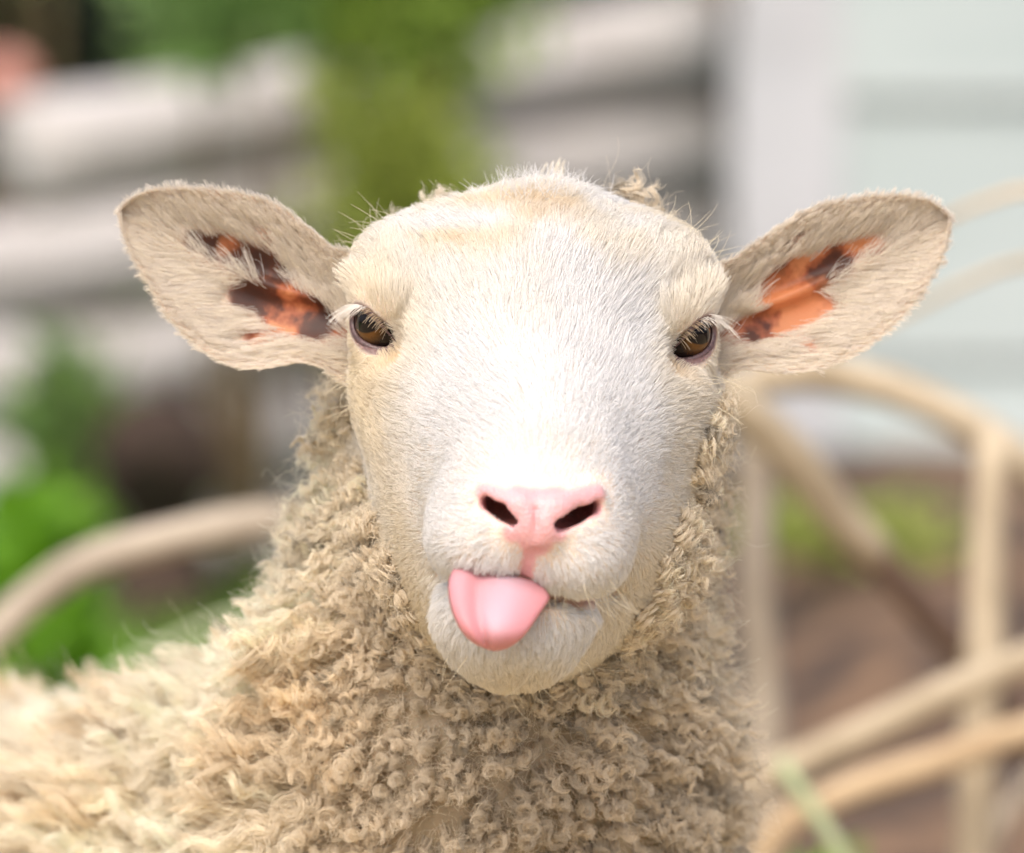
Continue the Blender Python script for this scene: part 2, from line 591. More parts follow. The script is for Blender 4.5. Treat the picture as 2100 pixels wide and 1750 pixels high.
def rounded_beam(name, a, b_, h, dpt, material, parent, seed=0, corner=0.35):
    """A squared timber with rounded edges from a to b_ (centres of its ends), h high and dpt deep."""
    a, b_ = np.asarray(a, float), np.asarray(b_, float)
    T = nrm(b_ - a)
    side = nrm(np.cross(T, [0, 0, 1]))
    up = np.cross(side, T)
    prof = []
    c = corner * min(h, dpt)
    for sx2, sz, a0 in ((1, 1, 0), (-1, 1, 90), (-1, -1, 180), (1, -1, 270)):
        for q in (0, 30, 60, 90):
            t = math.radians(a0 + q)
            prof.append((sx2 * (dpt / 2 - c) + c * math.cos(t), sz * (h / 2 - c) + c * math.sin(t)))
    r = np.random.default_rng(seed)
    n, m = 14, len(prof)
    V, F = [], []
    for i in range(n):
        p = a + (b_ - a) * i / (n - 1)
        k = 1 + 0.02 * r.normal()
        o = side * 0.004 * r.normal() + up * 0.004 * r.normal()
        for u, w in prof:
            V.append(p + o + side * u * k + up * w * k)
    for i in range(n - 1):
        for j in range(m):
            F.append((i * m + j, i * m + (j + 1) % m, (i + 1) * m + (j + 1) % m, (i + 1) * m + j))
    F.append(tuple(range(m))[::-1])
    F.append(tuple((n - 1) * m + j for j in range(m)))
    return mesh_np(name, V, F, material, parent, smooth=corner > 0.2)


M_timber = principled('weathered_timber', [(0.30, (0.31, 0.285, 0.26)), (0.60, (0.50, 0.485, 0.485)), (0.80, (0.58, 0.575, 0.585))], 9, 6, 0.8, 0.5, 0.006, (0.6, 0.6, 5))
M_post = principled('dark_post_wood', [(0.3, (0.10, 0.075, 0.06)), (0.7, (0.22, 0.17, 0.14))], 14, 5, 0.85, 0.4, 0.006, (4, 4, 0.5))
M_siding = principled('pale_paint', [(0.35, (0.355, 0.42, 0.42)), (0.7, (0.42, 0.48, 0.48))], 5, 4, 0.55, 0.1, 0.003, (0.5, 0.5, 4))
M_trim = principled('white_trim', [(0.35, (0.41, 0.43, 0.455)), (0.7, (0.47, 0.485, 0.51))], 6, 4, 0.5, 0.1, 0.003)
M_stone = principled('foundation_stone', [(0.3, (0.08, 0.06, 0.05)), (0.7, (0.20, 0.15, 0.12))], 8, 6, 0.9, 0.6, 0.02)
M_bark = principled('dark_bark', [(0.3, (0.018, 0.010, 0.008)), (0.7, (0.075, 0.045, 0.03))], 30, 6, 0.9, 0.9, 0.01)
M_cut = principled('dark_end_brown', [(0.3, (0.014, 0.008, 0.006)), (0.7, (0.05, 0.028, 0.018))], 40, 4, 0.85, 0.3, 0.004)
M_clay = principled('terracotta', [(0.3, (0.40, 0.17, 0.13)), (0.7, (0.50, 0.25, 0.20))], 20, 4, 0.8, 0.2, 0.003)
M_cane = principled('dry_cane', [(0.3, (0.30, 0.24, 0.155)), (0.7, (0.50, 0.42, 0.30))], 16, 5, 0.7, 0.3, 0.002, (1, 1, 1))
M_canegrey = principled('grey_cane', [(0.3, (0.26, 0.215, 0.16)), (0.7, (0.42, 0.36, 0.28))], 16, 5, 0.75, 0.3, 0.002)
M_canedark = principled('brown_cane', [(0.3, (0.14, 0.085, 0.06)), (0.7, (0.28, 0.19, 0.14))], 16, 5, 0.75, 0.3, 0.002)
M_caneorange = principled('golden_cane', [(0.3, (0.36, 0.25, 0.14)), (0.7, (0.52, 0.40, 0.25))], 16, 5, 0.7, 0.3, 0.002)
M_stemgreen = principled('green_stem', [(0.3, (0.24, 0.29, 0.14)), (0.7, (0.42, 0.47, 0.29))], 16, 5, 0.6, 0.2, 0.002)
M_stalk = principled('twig', [(0.3, (0.06, 0.045, 0.02)), (0.7, (0.14, 0.10, 0.05))], 30, 4, 0.85)

# low fence of stacked weathered timbers
fence = empty('timber_fence', at(600, 1100, 9.4) * np.array([1, 1, 0]))
tag(fence, 'low fence of stacked weathered grey timbers behind the sheep', 'fence')
for i, (yl, yr) in enumerate(((318, 86), (552, 308), (780, 526), (1000, 748), (1205, 960))):
    a, b_ = at(0, yl + 8, 9.15), at(1440, yr, 9.65)
    A = at(38, yl, 9.17) if i == 0 else a - nrm(b_ - a) * 1.7
    rounded_beam('timber', A, b_, 0.134 + 0.004 * (i % 2), 0.13, M_timber, fence, seed=i, corner=0.48)
for px, dp, top, m_ in ((1452, 9.72, -60, M_post), (626, 9.47, 150, M_timber), (-620, 9.1, 120, M_post)):
    p = at(px, top, dp)
    q = bar('post', [[p[0], p[1], -0.1], [p[0], p[1], p[2] * 0.5], p], [0.045, 0.045, 0.042], m_, fence, 12, 0.02, seed=int(px) + 900)

# outbuilding with pale horizontal boards
shed = empty('shed', at(2000, 1000, 9.6) * np.array([1, 1, 0]))
tag(shed, 'pale painted shed wall of wide horizontal boards behind the right ear', 'shed')
x0 = at(1500, 500, 9.3)[0]
yw = at(1500, 500, 9.3)[1]
zb = at(1500, 930, 9.3)[2]
zi = 0
z = zb
bh = 0.33
seam0 = at(1800, 212, 9.3)[2]
z0 = seam0 - bh * math.ceil((seam0 - zb) / bh)
k = 0
for i in range(7):
    za, zc = z0 + i * bh, z0 + (i + 1) * bh
    za = max(za, zb)
    V = []
    xa, xb = x0 + 0.139, x0 + 2.6
    t0, t1 = 0.020, 0.004                                   # lapped: thicker at the lower edge
    for x in (xa, xb):
        V += [(x, yw - t0, za + 0.010), (x, yw - t1, zc + 0.008), (x, yw + 0.012, zc + 0.008), (x, yw + 0.012, za + 0.010), (x, yw - t0 + 0.006, za + 0.002)]
    F = [(0, 1, 6, 5), (1, 2, 7, 6), (2, 3, 8, 7), (3, 4, 9, 8), (4, 0, 5, 9), (4, 3, 2, 1, 0), (5, 6, 7, 8, 9)]
    mesh_np('board', V, F, M_siding, shed, smooth=False)
rounded_beam('corner_board', (x0 + 0.07, yw + 0.006, zb), (x0 + 0.07, yw + 0.0061, z0 + 7 * bh), 0.036, 0.14, M_trim, shed, 5, 0.08)
for nm, lo, hi, m_ in (('foundation', (x0 + 0.02, yw - 0.02, -0.15), (x0 + 2.58, yw + 1.4, zb - 0.004), M_stone), ('wall', (x0 + 0.03, yw + 0.02, zb), (x0 + 2.57, yw + 1.4, z0 + 7 * bh), M_siding)):
    V = [(x, y, z_) for x in (lo[0], hi[0]) for y in (lo[1], hi[1]) for z_ in (lo[2], hi[2])]
    mesh_np(nm, V, [(0, 1, 3, 2), (4, 6, 7, 5), (0, 4, 5, 1), (2, 3, 7, 6), (0, 2, 6, 4), (1, 5, 7, 3)], m_, shed, smooth=False)
zt = z0 + 7 * bh
V = [(x, y, z_) for x in (x0 - 0.15, x0 + 2.75) for (y, z_) in ((yw - 0.25, zt - 0.03), (yw + 0.7, zt + 0.45), (yw + 1.65, zt - 0.03), (yw + 1.65, zt - 0.08), (yw + 0.7, zt + 0.39), (yw - 0.25, zt - 0.08))]
mesh_np('roof', V, [(0, 6, 7, 1), (1, 7, 8, 2), (2, 8, 9, 3), (3, 9, 10, 4), (4, 10, 11, 5), (5, 11, 6, 0), (5, 4, 3, 2, 1, 0), (6, 7, 8, 9, 10, 11)], M_post, shed, smooth=False)

# post with a reddish cap at the left edge
p = at(14, 330, 9.8)
rp = empty('round_post', (p[0], p[1], 0))
tag(rp, 'dark post with a rounded reddish cap at the far left', 'post')
bar('shaft', [[p[0], p[1], -0.1], [p[0], p[1], 0.2], [p[0], p[1], at(14, 205, 9.8)[2]]], [0.030, 0.029, 0.028], M_post, rp, 12)
zc_, zt_ = at(14, 220, 9.8)[2], at(14, 105, 9.8)[2]
bar('cap', [[p[0], p[1], zc_], [p[0], p[1], zc_ * 0.7 + zt_ * 0.3], [p[0], p[1], zc_ * 0.35 + zt_ * 0.65], [p[0], p[1], zt_]], [0.034, 0.044, 0.044, 0.036, 0.010], M_clay, rp, 16)

# bark-clad cylinder added for the shadowy hollow below the fence boards
lg = empty('dark_hollow', at(320, 1030, 8.75) * np.array([1, 1, 0]))
tag(lg, 'short dark brown cylinder added for the shadowy hollow below the fence boards', 'dark_hollow')
c0, c1 = at(325, 945, 8.72), at(315, 935, 8.98)
bar('bark', [c0, (c0 + c1) / 2, c1], [0.074, 0.078, 0.076], M_bark, lg, 18, 0.03, seed=4)
dirl = nrm(c0 - c1)
bar('dark_end_face', [c0 + dirl * 0.001, c0 + dirl * 0.002, c0 + dirl * 0.004], [0.066, 0.066, 0.064], M_cut, lg, 18, 0.02)
bar('knot', [c0 + [0.01, 0.1, 0.05], c0 + [0.02, 0.1, 0.075], c0 + [0.025, 0.1, 0.09]], [0.016, 0.014, 0.011], M_bark, lg, 8, 0.03)
bar('support_stone', [[c0[0] - 0.02, c0[1] + 0.06, -0.03], [c0[0], c0[1] + 0.06, 0.03], [c0[0], c0[1] + 0.07, c0[2] - 0.062]], [0.075, 0.07, 0.045], M_bark, lg, 12, 0.08, seed=8)


def leaves(P, N, size, rnd, droop=0.3, aspect=0.55):
    """Small folded leaves: 4 triangles each."""
    n = len(P)
    d = nrm(rnd.normal(size=(n, 3)) + N * 0.9 + np.array([0, 0, -droop]))
    sd_ = nrm(np.cross(d, rnd.normal(size=(n, 3))))
    up = np.cross(sd_, d)
    sz = size * rnd.uniform(0.6, 1.3, n)[:, None]
    base, tip = P, P + d * sz
    midp = P + d * sz * 0.45
    a, b_ = midp + sd_ * sz * aspect * 0.5 + up * sz * 0.08, midp - sd_ * sz * aspect * 0.5 + up * sz * 0.08
    V = np.stack([base, a, tip, b_, midp], 1).reshape(-1, 3)
    o = np.arange(n)[:, None] * 5
    F = np.concatenate([o + [0, 1, 4], o + [1, 2, 4], o + [2, 3, 4], o + [3, 0, 4]])
    return V, F


def shrub(name, label, base, height, rx, ry, n, size, material, seed, cat='shrub', group=None, stems=7, z_lo=0.0, kind_trunk=False):
    rnd = np.random.default_rng(seed)
    root = empty(name, base)
    tag(root, label, cat, group)
    tips = []
    for i in range(stems):
        a = rnd.uniform(0, 6.28)
        r = math.sqrt(rnd.random())
        tip = np.array([base[0] + rx * r * math.cos(a) * 0.85, base[1] + ry * r * math.sin(a) * 0.85, base[2] + height * rnd.uniform(0.6, 0.95)])
        mid = base * 0.5 + tip * 0.5 + np.array([rnd.normal() * rx * 0.15, rnd.normal() * ry * 0.15, 0])
        rr_ = 0.012 * max(height, 0.4) * (2.2 if kind_trunk and i == 0 else 1)
        bar('trunk' if kind_trunk and i == 0 else 'stem', [base - np.array([0, 0, 0.05]), mid, tip], [rr_, rr_ * 0.7, rr_ * 0.25], M_stalk, root, 7)
        tips.append((mid, tip))
    cl = 26
    cen = rnd.normal(size=(cl, 3))
    cen = nrm(cen) * rnd.random((cl, 1)) ** 0.4
    idc = rnd.integers(0, cl, n)
    u = cen[idc] * 0.78 + rnd.normal(0, 0.15, (n, 3))
    P = base + np.array([0, 0, z_lo + (height - z_lo) * 0.52]) + u * np.array([rx, ry, (height - z_lo) * 0.5])
    P = P[P[:, 2] > base[2] + 0.01]
    V, F = leaves(P, nrm(u[:len(P)]), size, rnd)
    shade = np.repeat(rnd.random(len(P)), 5)[:, None] * np.ones(3)
    o = mesh_np('foliage', V, F, material, root, smooth=False, colors=shade)
    o['kind'] = 'stuff'
    return root


M_leafshade = leaf_mat('shade_leaves', (0.008, 0.014, 0.008), (0.022, 0.034, 0.018), 0.1)  # shade of the far foliage is put into this near-black leaf colour
M_leafbright = leaf_mat('bright_leaves', (0.20, 0.32, 0.05), (0.40, 0.54, 0.11), 0.55)
M_leafmid = leaf_mat('mid_leaves', (0.09, 0.18, 0.04), (0.22, 0.36, 0.10), 0.4)
M_leafolive = leaf_mat('olive_leaves', (0.24, 0.30, 0.05), (0.48, 0.55, 0.14), 0.5)
M_leafvivid = leaf_mat('vivid_leaves', (0.10, 0.26, 0.01), (0.24, 0.50, 0.02), 0.4)
M_grass = leaf_mat('grass_blades', (0.08, 0.17, 0.02), (0.22, 0.38, 0.05), 0.35)


def floor_at(px, dp):
    q = at(px, 900, dp)
    return np.array([q[0], q[1], ground_z([q[0]], [q[1]])[0]])


shrub('evergreen_shrub', 'evergreen with shade put into its dark leaf colour, behind the fence at the upper left', floor_at(60, 11.6), 1.6, 0.42, 0.45, 3600, 0.07, M_leafshade, 1, kind_trunk=True)
shrub('evergreen_shrub', 'dark evergreen farther back, left of the pale green bush', floor_at(-450, 12.0), 1.7, 0.5, 0.5, 3000, 0.08, M_leafshade, 2, kind_trunk=True)
shrub('evergreen_shrub', 'dark evergreen rising behind the fence beside the shed corner', floor_at(1180, 13.6), 1.7, 0.34, 0.4, 2600, 0.08, M_leafshade, 3, kind_trunk=True)
shrub('leafy_bush', 'light green leafy bush behind the fence, above the left ear', floor_at(455, 10.9), 1.15, 0.13, 0.24, 1500, 0.06, M_leafmid, 4)
shrub('leafy_bush', 'sunlit yellow-green bush behind the fence, above the forehead', floor_at(850, 9.05), 1.0, 0.17, 0.10, 1300, 0.05, M_leafbright, 5, z_lo=0.56)
shrub('leafy_bush', 'mid green bush filling the gap between the two brighter bushes', floor_at(650, 11.5), 1.2, 0.22, 0.3, 1800, 0.06, M_leafmid, 6)
shrub('leafy_bush', 'thin pale green spray of leaves over the fence, left of the vine', floor_at(500, 9.0), 0.80, 0.13, 0.05, 170, 0.045, M_leafmid, 8, z_lo=0.66)
shrub('climbing_vine', 'olive green vine hanging over the fence behind the forehead', floor_at(780, 9.0), 0.72, 0.150, 0.06, 950, 0.045, M_leafolive, 7, cat='vine', z_lo=0.30)
shrub('weed_clump', 'vivid green leafy weed at the left edge below the ear', floor_at(40, 7.7), 0.285, 0.10, 0.13, 1100, 0.05, M_leafvivid, 9, cat='plant')
shrub('weed_clump', 'low green weed growing just left of the sheep above its back', floor_at(330, 6.9), 0.13, 0.16, 0.22, 900, 0.04, M_leafvivid, 10, cat='plant')
shrub('weed_clump', 'pale green weed in front of the fence, left of the dark hollow', floor_at(150, 8.8), 0.36, 0.075, 0.10, 500, 0.045, M_leafmid, 12, cat='plant', z_lo=0.14)
shrub('weed_clump', 'small green weed on the soil bank under the shed wall', floor_at(1730, 8.2), 0.08, 0.16, 0.16, 420, 0.03, M_leafolive, 13, cat='plant')
shrub('weed_clump', 'bright green weed low behind the right side of the neck', floor_at(1640, 5.6), 0.20, 0.05, 0.10, 350, 0.035, M_leafvivid, 14, cat='plant')

# turf: uncountable blades, left of the soil
rg = np.random.default_rng(55)
nb = 26000
bx_, by_ = rg.uniform(-3.2, 0.7, nb), rg.uniform(1.7, 6.3, nb)
pb = np.stack([bx_, by_, np.zeros(nb)], 1)
kb = (bx_ < 0.12 + 0.25 * gn(pb, 2.2)) & (gn(pb, 1.6) > -0.75)
bx_, by_ = bx_[kb], by_[kb]
nb = len(bx_)
bz_ = ground_z(bx_, by_)
hb = rg.uniform(0.03, 0.075, nb)
an = rg.uniform(0, 6.28, nb)
lean = rg.normal(0, 0.4, (nb, 2)) * hb[:, None]
wv = np.stack([np.cos(an), np.sin(an)], 1) * 0.004
V = np.zeros((nb, 5, 3))
V[:, 0] = np.stack([bx_ - wv[:, 0], by_ - wv[:, 1], bz_ - 0.004], 1)
V[:, 1] = np.stack([bx_ + wv[:, 0], by_ + wv[:, 1], bz_ - 0.004], 1)
V[:, 2] = np.stack([bx_ + wv[:, 0] * 0.8 + lean[:, 0] * 0.4, by_ + wv[:, 1] * 0.8 + lean[:, 1] * 0.4, bz_ + hb * 0.6], 1)
V[:, 3] = np.stack([bx_ - wv[:, 0] * 0.8 + lean[:, 0] * 0.4, by_ - wv[:, 1] * 0.8 + lean[:, 1] * 0.4, bz_ + hb * 0.6], 1)
V[:, 4] = np.stack([bx_ + lean[:, 0], by_ + lean[:, 1], bz_ + hb], 1)
o5 = np.arange(nb) * 5
F = np.concatenate([np.stack([o5, o5 + 1, o5 + 2], 1), np.stack([o5, o5 + 2, o5 + 3], 1), np.stack([o5 + 3, o5 + 2, o5 + 4], 1)])
gr = mesh_np('grass', V.reshape(-1, 3), F, M_grass, None, smooth=False, colors=np.repeat(rg.random(nb), 5)[:, None] * np.ones(3))
tag(gr, 'short green grass in front of the fence behind the sheep', 'grass', kind='stuff')


# dry canes leaning and arching round the sheep
def cane(label, pts, width_px, material, seed, name='dry_cane', cat='cane'):
    P = np.array([at(*p) for p in pts])
    P[1:-1] += np.random.default_rng(seed + 40).normal(0, 0.004, (len(P) - 2, 3))
    rad = [0.5 * w_ * S * p[2] for w_, p in zip(width_px, pts)]
    o = bar(name, P, rad, material, None, 10, 0.03, seed=seed)
    tag(o, label, cat, 'dry canes standing and lying round the sheep')
    return o


def down(px, py, dp, px2=None):
    """Point where a cane meets the ground under (px, dp)."""
    q = floor_at(px if px2 is None else px2, dp)
    d = (q - CAM) @ FW
    return (1050 + (q - CAM) @ RT / (S * d), 875 - (q - CAM) @ UP / (S * d) + 20, d)


cane('pale grey-tan cane arching low across the left side', [down(-560, 0, 4.7), (-330, 1600, 4.65), (-120, 1395, 4.6), (0, 1278, 4.6), (150, 1172, 4.6), (300, 1102, 4.6), (430, 1072, 4.6), (580, 1055, 4.6), (800, 1090, 4.65), (1000, 1250, 4.7), (1150, 1600, 4.75), down(1230, 0, 4.8)], [72, 72, 74, 78, 80, 80, 78, 74, 70, 66, 62, 60], M_canegrey, 1)
cane('thin olive stem curving under the pale arching cane', [down(-150, 0, 5.2), (80, 1480, 5.2), (250, 1350, 5.2), (420, 1285, 5.2), (560, 1245, 5.2), (800, 1230, 5.2), (1000, 1330, 5.25), down(1150, 0, 5.3)], [22, 22, 24, 24, 22, 20, 20, 18], M_stemgreen, 2, 'thin_stem', 'stem')
cane('tan cane arching over to the right edge below the right ear', [down(1300, 0, 4.9), (1330, 1300, 4.85), (1390, 900, 4.8), (1480, 790, 4.8), (1600, 748, 4.8), (1720, 752, 4.8), (1850, 805, 4.8), (2000, 885, 4.8), (2180, 1000, 4.8), (2400, 1350, 4.8), down(2520, 0, 4.8)], [66, 70, 74, 78, 80, 80, 80, 78, 74, 70, 66], M_cane, 3)
cane('pale tan cane slanting down from beside the right cheek', [(1420, 750, 4.6), (1520, 850, 4.62), (1640, 975, 4.65), (1720, 1060, 4.68), (1795, 1135, 4.7)], [80, 92, 94, 92, 84], M_cane, 4)
cane('brown cane continuing the slant towards the lower right', [(1740, 1070, 4.8), (1850, 1200, 4.85), (1960, 1330, 4.9), (2150, 1560, 5.0), down(2330, 0, 5.1)], [70, 84, 86, 82, 70], M_canedark, 5)
cane('upright tan cane near the right edge', [(2042, 880, 4.75), (2030, 1050, 4.75), (2016, 1250, 4.75), (2005, 1500, 4.75), down(1985, 0, 4.75)], [70, 88, 92, 92, 88], M_cane, 6)
cane('upright greyish cane just right of the woolly neck', [(1545, 850, 4.9), (1560, 1000, 4.9), (1574, 1250, 4.9), (1582, 1500, 4.9), down(1600, 0, 4.9)], [70, 84, 88, 88, 84], M_canegrey, 7)
cane('bright tan cane slanting up to the right edge', [down(1150, 0, 4.5), (1400, 1650, 4.5), (1620, 1555, 4.5), (1860, 1455, 4.5), (2160, 1325, 4.5), (2400, 1230, 4.5)], [60, 66, 72, 74, 72, 66], M_cane, 8)
cane('golden cane just below the bright slanting one', [down(1350, 0, 4.7), (1560, 1700, 4.7), (1750, 1625, 4.7), (1950, 1550, 4.7), (2180, 1480, 4.7), (2400, 1430, 4.7)], [56, 60, 66, 68, 66, 60], M_caneorange, 9)
cane('tan cane crossing the bottom right corner', [down(1850, 0, 4.9), (2000, 1760, 4.9), (2100, 1640, 4.9), (2220, 1490, 4.9)], [44, 46, 48, 46], M_canegrey, 10)
cane('pale green stem low behind the right side of the chest', [(1600, 1560, 4.3), (1670, 1660, 4.3), (1740, 1760, 4.3), down(1850, 0, 4.35)], [30, 44, 46, 44], M_stemgreen, 11, 'thin_stem', 'stem')
cane('pale golden stem curving across the shed wall at the upper right', [down(2750, 0, 4.3), (2680, 800, 4.3), (2500, 480, 4.3), (2300, 380, 4.3), (2130, 378, 4.3), (1990, 420, 4.3), (1900, 470, 4.3)], [30, 32, 34, 34, 32, 26, 14], M_caneorange, 12, 'thin_stem', 'stem')
cane('thin pale stem under the golden one on the shed wall', [down(2850, 0, 4.4), (2700, 950, 4.4), (2450, 640, 4.4), (2200, 520, 4.4), (2000, 560, 4.4), (1850, 640, 4.4), (1700, 730, 4.4)], [26, 28, 30, 30, 28, 24, 12], M_cane, 13, 'thin_stem', 'stem')


# ------------------------------------------------------------------ sheep: pigment and materials
def seg_dist(x, y, a, b):
    ax, ay, bx, by = *a, *b
    t = np.clip(((x - ax) * (bx - ax) + (y - ay) * (by - ay)) / max((bx - ax) ** 2 + (by - ay) ** 2, 1e-6), 0, 1)
    return np.hypot(x - ax - t * (bx - ax), y - ay - t * (by - ay))


NOSE = [((996, 1012), (1062, 1032), 15), ((1062, 1034), (1100, 1042), 32), ((1100, 1042), (1140, 1036), 32), ((1140, 1034), (1220, 1014), 16), ((1100, 1040), (1100, 1100), 34),
        ((1052, 1092), (1142, 1092), 15), ((1092, 1105), (1078, 1180), 9)]
NOSTRIL = [((998, 1034), (1030, 1050), 12), ((1030, 1050), (1062, 1068), 15), ((1218, 1044), (1182, 1058), 13), ((1182, 1058), (1143, 1075), 16)]
LIPS = [((905, 1184), (960, 1178)), ((960, 1178), (1010, 1184)), ((1010, 1184), (1050, 1194)), ((1050, 1194), (1090, 1212)), ((1090, 1212), (1140, 1228)), ((1140, 1228), (1176, 1240)), ((1176, 1240), (1225, 1232)), ((1225, 1232), (1255, 1216))]


def capsules(x, y, segs):
    return np.min([seg_dist(x, y, a, b) - r for a, b, r in segs], 0)


def lips_dist(x, y):
    return np.min([seg_dist(x, y, a, b) for a, b in LIPS], 0)


def bare_nose(P):
    x, y, d = to_px(P)
    return np.where(d < -0.072, np.minimum(capsules(x, y, NOSE), capsules(x, y, NOSTRIL)), 99.0)


def eye_uv(P):
    """Per eye: distance measure from the almond opening (1 on its rim, below 1 inside)."""
    out = np.full(len(P), 9.0)
    for c, g, h, v, s in EYES:
        q = P - c
        near = (np.linalg.norm(q, axis=1) < 0.045) & (q @ g > -0.004)
        a, b_ = q @ h, q @ v
        w = np.where(a > 0, 0.0136, 0.0110)
        b2 = b_ + np.clip(a, 0, None) * 0.10
        r = np.hypot(a / w, (b2 + 0.0014) / 0.0079)
        out = np.where(near, np.minimum(out, r), out)
    return out


def face_width(y):
    return np.interp(y, [700, 800, 900, 1000, 1100, 1200, 1300, 1380, 1425, 1450], [420, 388, 352, 338, 302, 264, 212, 160, 80, -40])


def face_margin(P):
    """Positive on the short-haired face, negative where the wool grows (about pixels)."""
    x, y, d = to_px(P)
    m = face_width(y) - np.abs(x - 1082)
    m = np.minimum(m, (0.066 - d) * 4000)
    m = np.minimum(m, np.where(y > 1180, (0.02 - d) * 4000, 400))
    m = np.minimum(m, np.where((y < 500) & (np.abs(x - 1100) > 130), (0.046 - d) * 4000, 400))
    return m


def attr_color(nt, name='pigment'):
    n = nt.nodes.new('ShaderNodeAttribute')
    n.attribute_name = name
    return n


def tex_noise(nt, scale, detail=4.0, rough=0.6, coord='Object'):
    tc = nt.nodes.new('ShaderNodeTexCoord')
    n = nt.nodes.new('ShaderNodeTexNoise')
    n.inputs['Scale'].default_value = scale
    n.inputs['Detail'].default_value = detail
    n.inputs['Roughness'].default_value = rough
    nt.links.new(tc.outputs[coord], n.inputs['Vector'])
    return n


def bump(nt, b, height, strength=0.3, dist=0.001):
    n = nt.nodes.new('ShaderNodeBump')
    n.inputs['Strength'].default_value = strength
    n.inputs['Distance'].default_value = dist
    nt.links.new(height, n.inputs['Height'])
    nt.links.new(n.outputs[0], b.inputs['Normal'])
    return n


M_skin, nt, b = mat('sheep_skin')
nt.links.new(attr_color(nt).outputs['Color'], b.inputs['Base Color'])
b.inputs['Roughness'].default_value = 0.45
b.inputs['Subsurface Weight'].default_value = 0.25
b.inputs['Subsurface Radius'].default_value = (0.004, 0.0015, 0.0008)
b.inputs['Subsurface Scale'].default_value = 1.0
vo = nt.nodes.new('ShaderNodeTexVoronoi')
vo.inputs['Scale'].default_value = 760
tc = nt.nodes.new('ShaderNodeTexCoord')
nt.links.new(tc.outputs['Object'], vo.inputs['Vector'])
bump(nt, b, vo.outputs['Distance'], 0.5, 0.0006)


def hair_mat(name, translucency=0.35, gloss=0.06):
    m = bpy.data.materials.new(name)
    m.use_nodes = True
    nt = m.node_tree
    nt.nodes.remove(nt.nodes['Principled BSDF'])
    out = nt.nodes['Material Output']
    at_ = attr_color(nt, 'tint')
    df = nt.nodes.new('ShaderNodeBsdfDiffuse')
    tr = nt.nodes.new('ShaderNodeBsdfTranslucent')
    mx = nt.nodes.new('ShaderNodeMixShader')
    mx.inputs[0].default_value = translucency
    gl = nt.nodes.new('ShaderNodeBsdfHair')
    gl.component = 'Reflection'
    gl.inputs['RoughnessU'].default_value = 0.35
    gl.inputs['RoughnessV'].default_value = 0.6
    m2 = nt.nodes.new('ShaderNodeMixShader')
    m2.inputs[0].default_value = gloss
    nt.links.new(at_.outputs['Color'], df.inputs[0])
    nt.links.new(at_.outputs['Color'], tr.inputs[0])
    nt.links.new(df.outputs[0], mx.inputs[1])
    nt.links.new(tr.outputs[0], mx.inputs[2])
    nt.links.new(mx.outputs[0], m2.inputs[1])
    nt.links.new(gl.outputs[0], m2.inputs[2])
    nt.links.new(m2.outputs[0], out.inputs['Surface'])
    return m


M_fur = hair_mat('face_hair', 0.30, 0.05)
M_wool = hair_mat('wool', 0.35, 0.03)
M_earfur = hair_mat('ear_hair', 0.5, 0.04)


def hair_object(name, P, R, tint, material, parent):
    """P: strands x points x 3, R: points radii or strands x points, tint: strands x 3."""
    n, k = P.shape[:2]
    hc = bpy.data.hair_curves.new(name)
    hc.add_curves([k] * n)
    hc.attributes['position'].data.foreach_set('vector', np.ascontiguousarray(P, np.float32).ravel())
    ra = hc.attributes.get('radius') or hc.attributes.new('radius', 'FLOAT', 'POINT')
    R = np.broadcast_to(np.asarray(R, np.float32), (n, k))
    ra.data.foreach_set('value', np.ascontiguousarray(R).ravel())
    ti = hc.attributes.new('tint', 'FLOAT_COLOR', 'CURVE')
    c = np.ones((n, 4), np.float32)
    c[:, :3] = tint
    ti.data.foreach_set('color', c.ravel())
    hc.materials.append(material)
    o = link(name, hc, parent)
    o['kind'] = 'stuff'
    return o


def sample(V, N, F, n, weight=None):
    """Random points on a quad mesh, with normals; weight per vertex scales the density."""
    a, b_, c, d = (V[F[:, i]] for i in range(4))
    ar = 0.5 * np.linalg.norm(np.cross(c - a, d - b_), axis=1)
    if weight is not None:
        ar = ar * weight[F].mean(1)
    cum = np.cumsum(ar)
    f = np.searchsorted(cum, rng.random(n) * cum[-1])
    f = np.clip(f, 0, len(F) - 1)
    u, w = rng.random((2, n, 1))
    Q = F[f]
    bl = lambda X: (X[Q[:, 0]] * (1 - u) + X[Q[:, 1]] * u) * (1 - w) + (X[Q[:, 3]] * (1 - u) + X[Q[:, 2]] * u) * w
    return bl(V), nrm(bl(N))


def nearest(P, C):
    """Index of the nearest point of C for each point of P (grid hash, vectorised in chunks)."""
    from mathutils.kdtree import KDTree
    kd = KDTree(len(C))
    for i, c in enumerate(C):
        kd.insert(c, i)
    kd.balance()
    return np.fromiter((kd.find(p)[1] for p in P), np.int64, len(P))


def rot_about(vv, axis, ang):
    ca, sa = np.cos(ang)[:, None], np.sin(ang)[:, None]
    return vv * ca + np.cross(axis, vv) * sa + axis * (np.sum(axis * vv, 1, keepdims=True)) * (1 - ca)


def lie_strands(P, N, T, length, lift0, lift1, k=5, sag=0.0):
    """Strands that leave the skin at angle lift0 and lie down to lift1 along the tangent T."""
    n = len(P)
    out = np.zeros((n, k, 3))
    out[:, 0] = P - N * 0.0006
    step = (length / (k - 1))[:, None]
    for i in range(1, k):
        t = (i - 0.5) / (k - 1)
        a = (lift0 * (1 - t) + lift1 * t)[:, None]
        out[:, i] = out[:, i - 1] + step * nrm(T * np.cos(a) + N * np.sin(a) + np.array([0, 0, -sag]) * t)
    return out


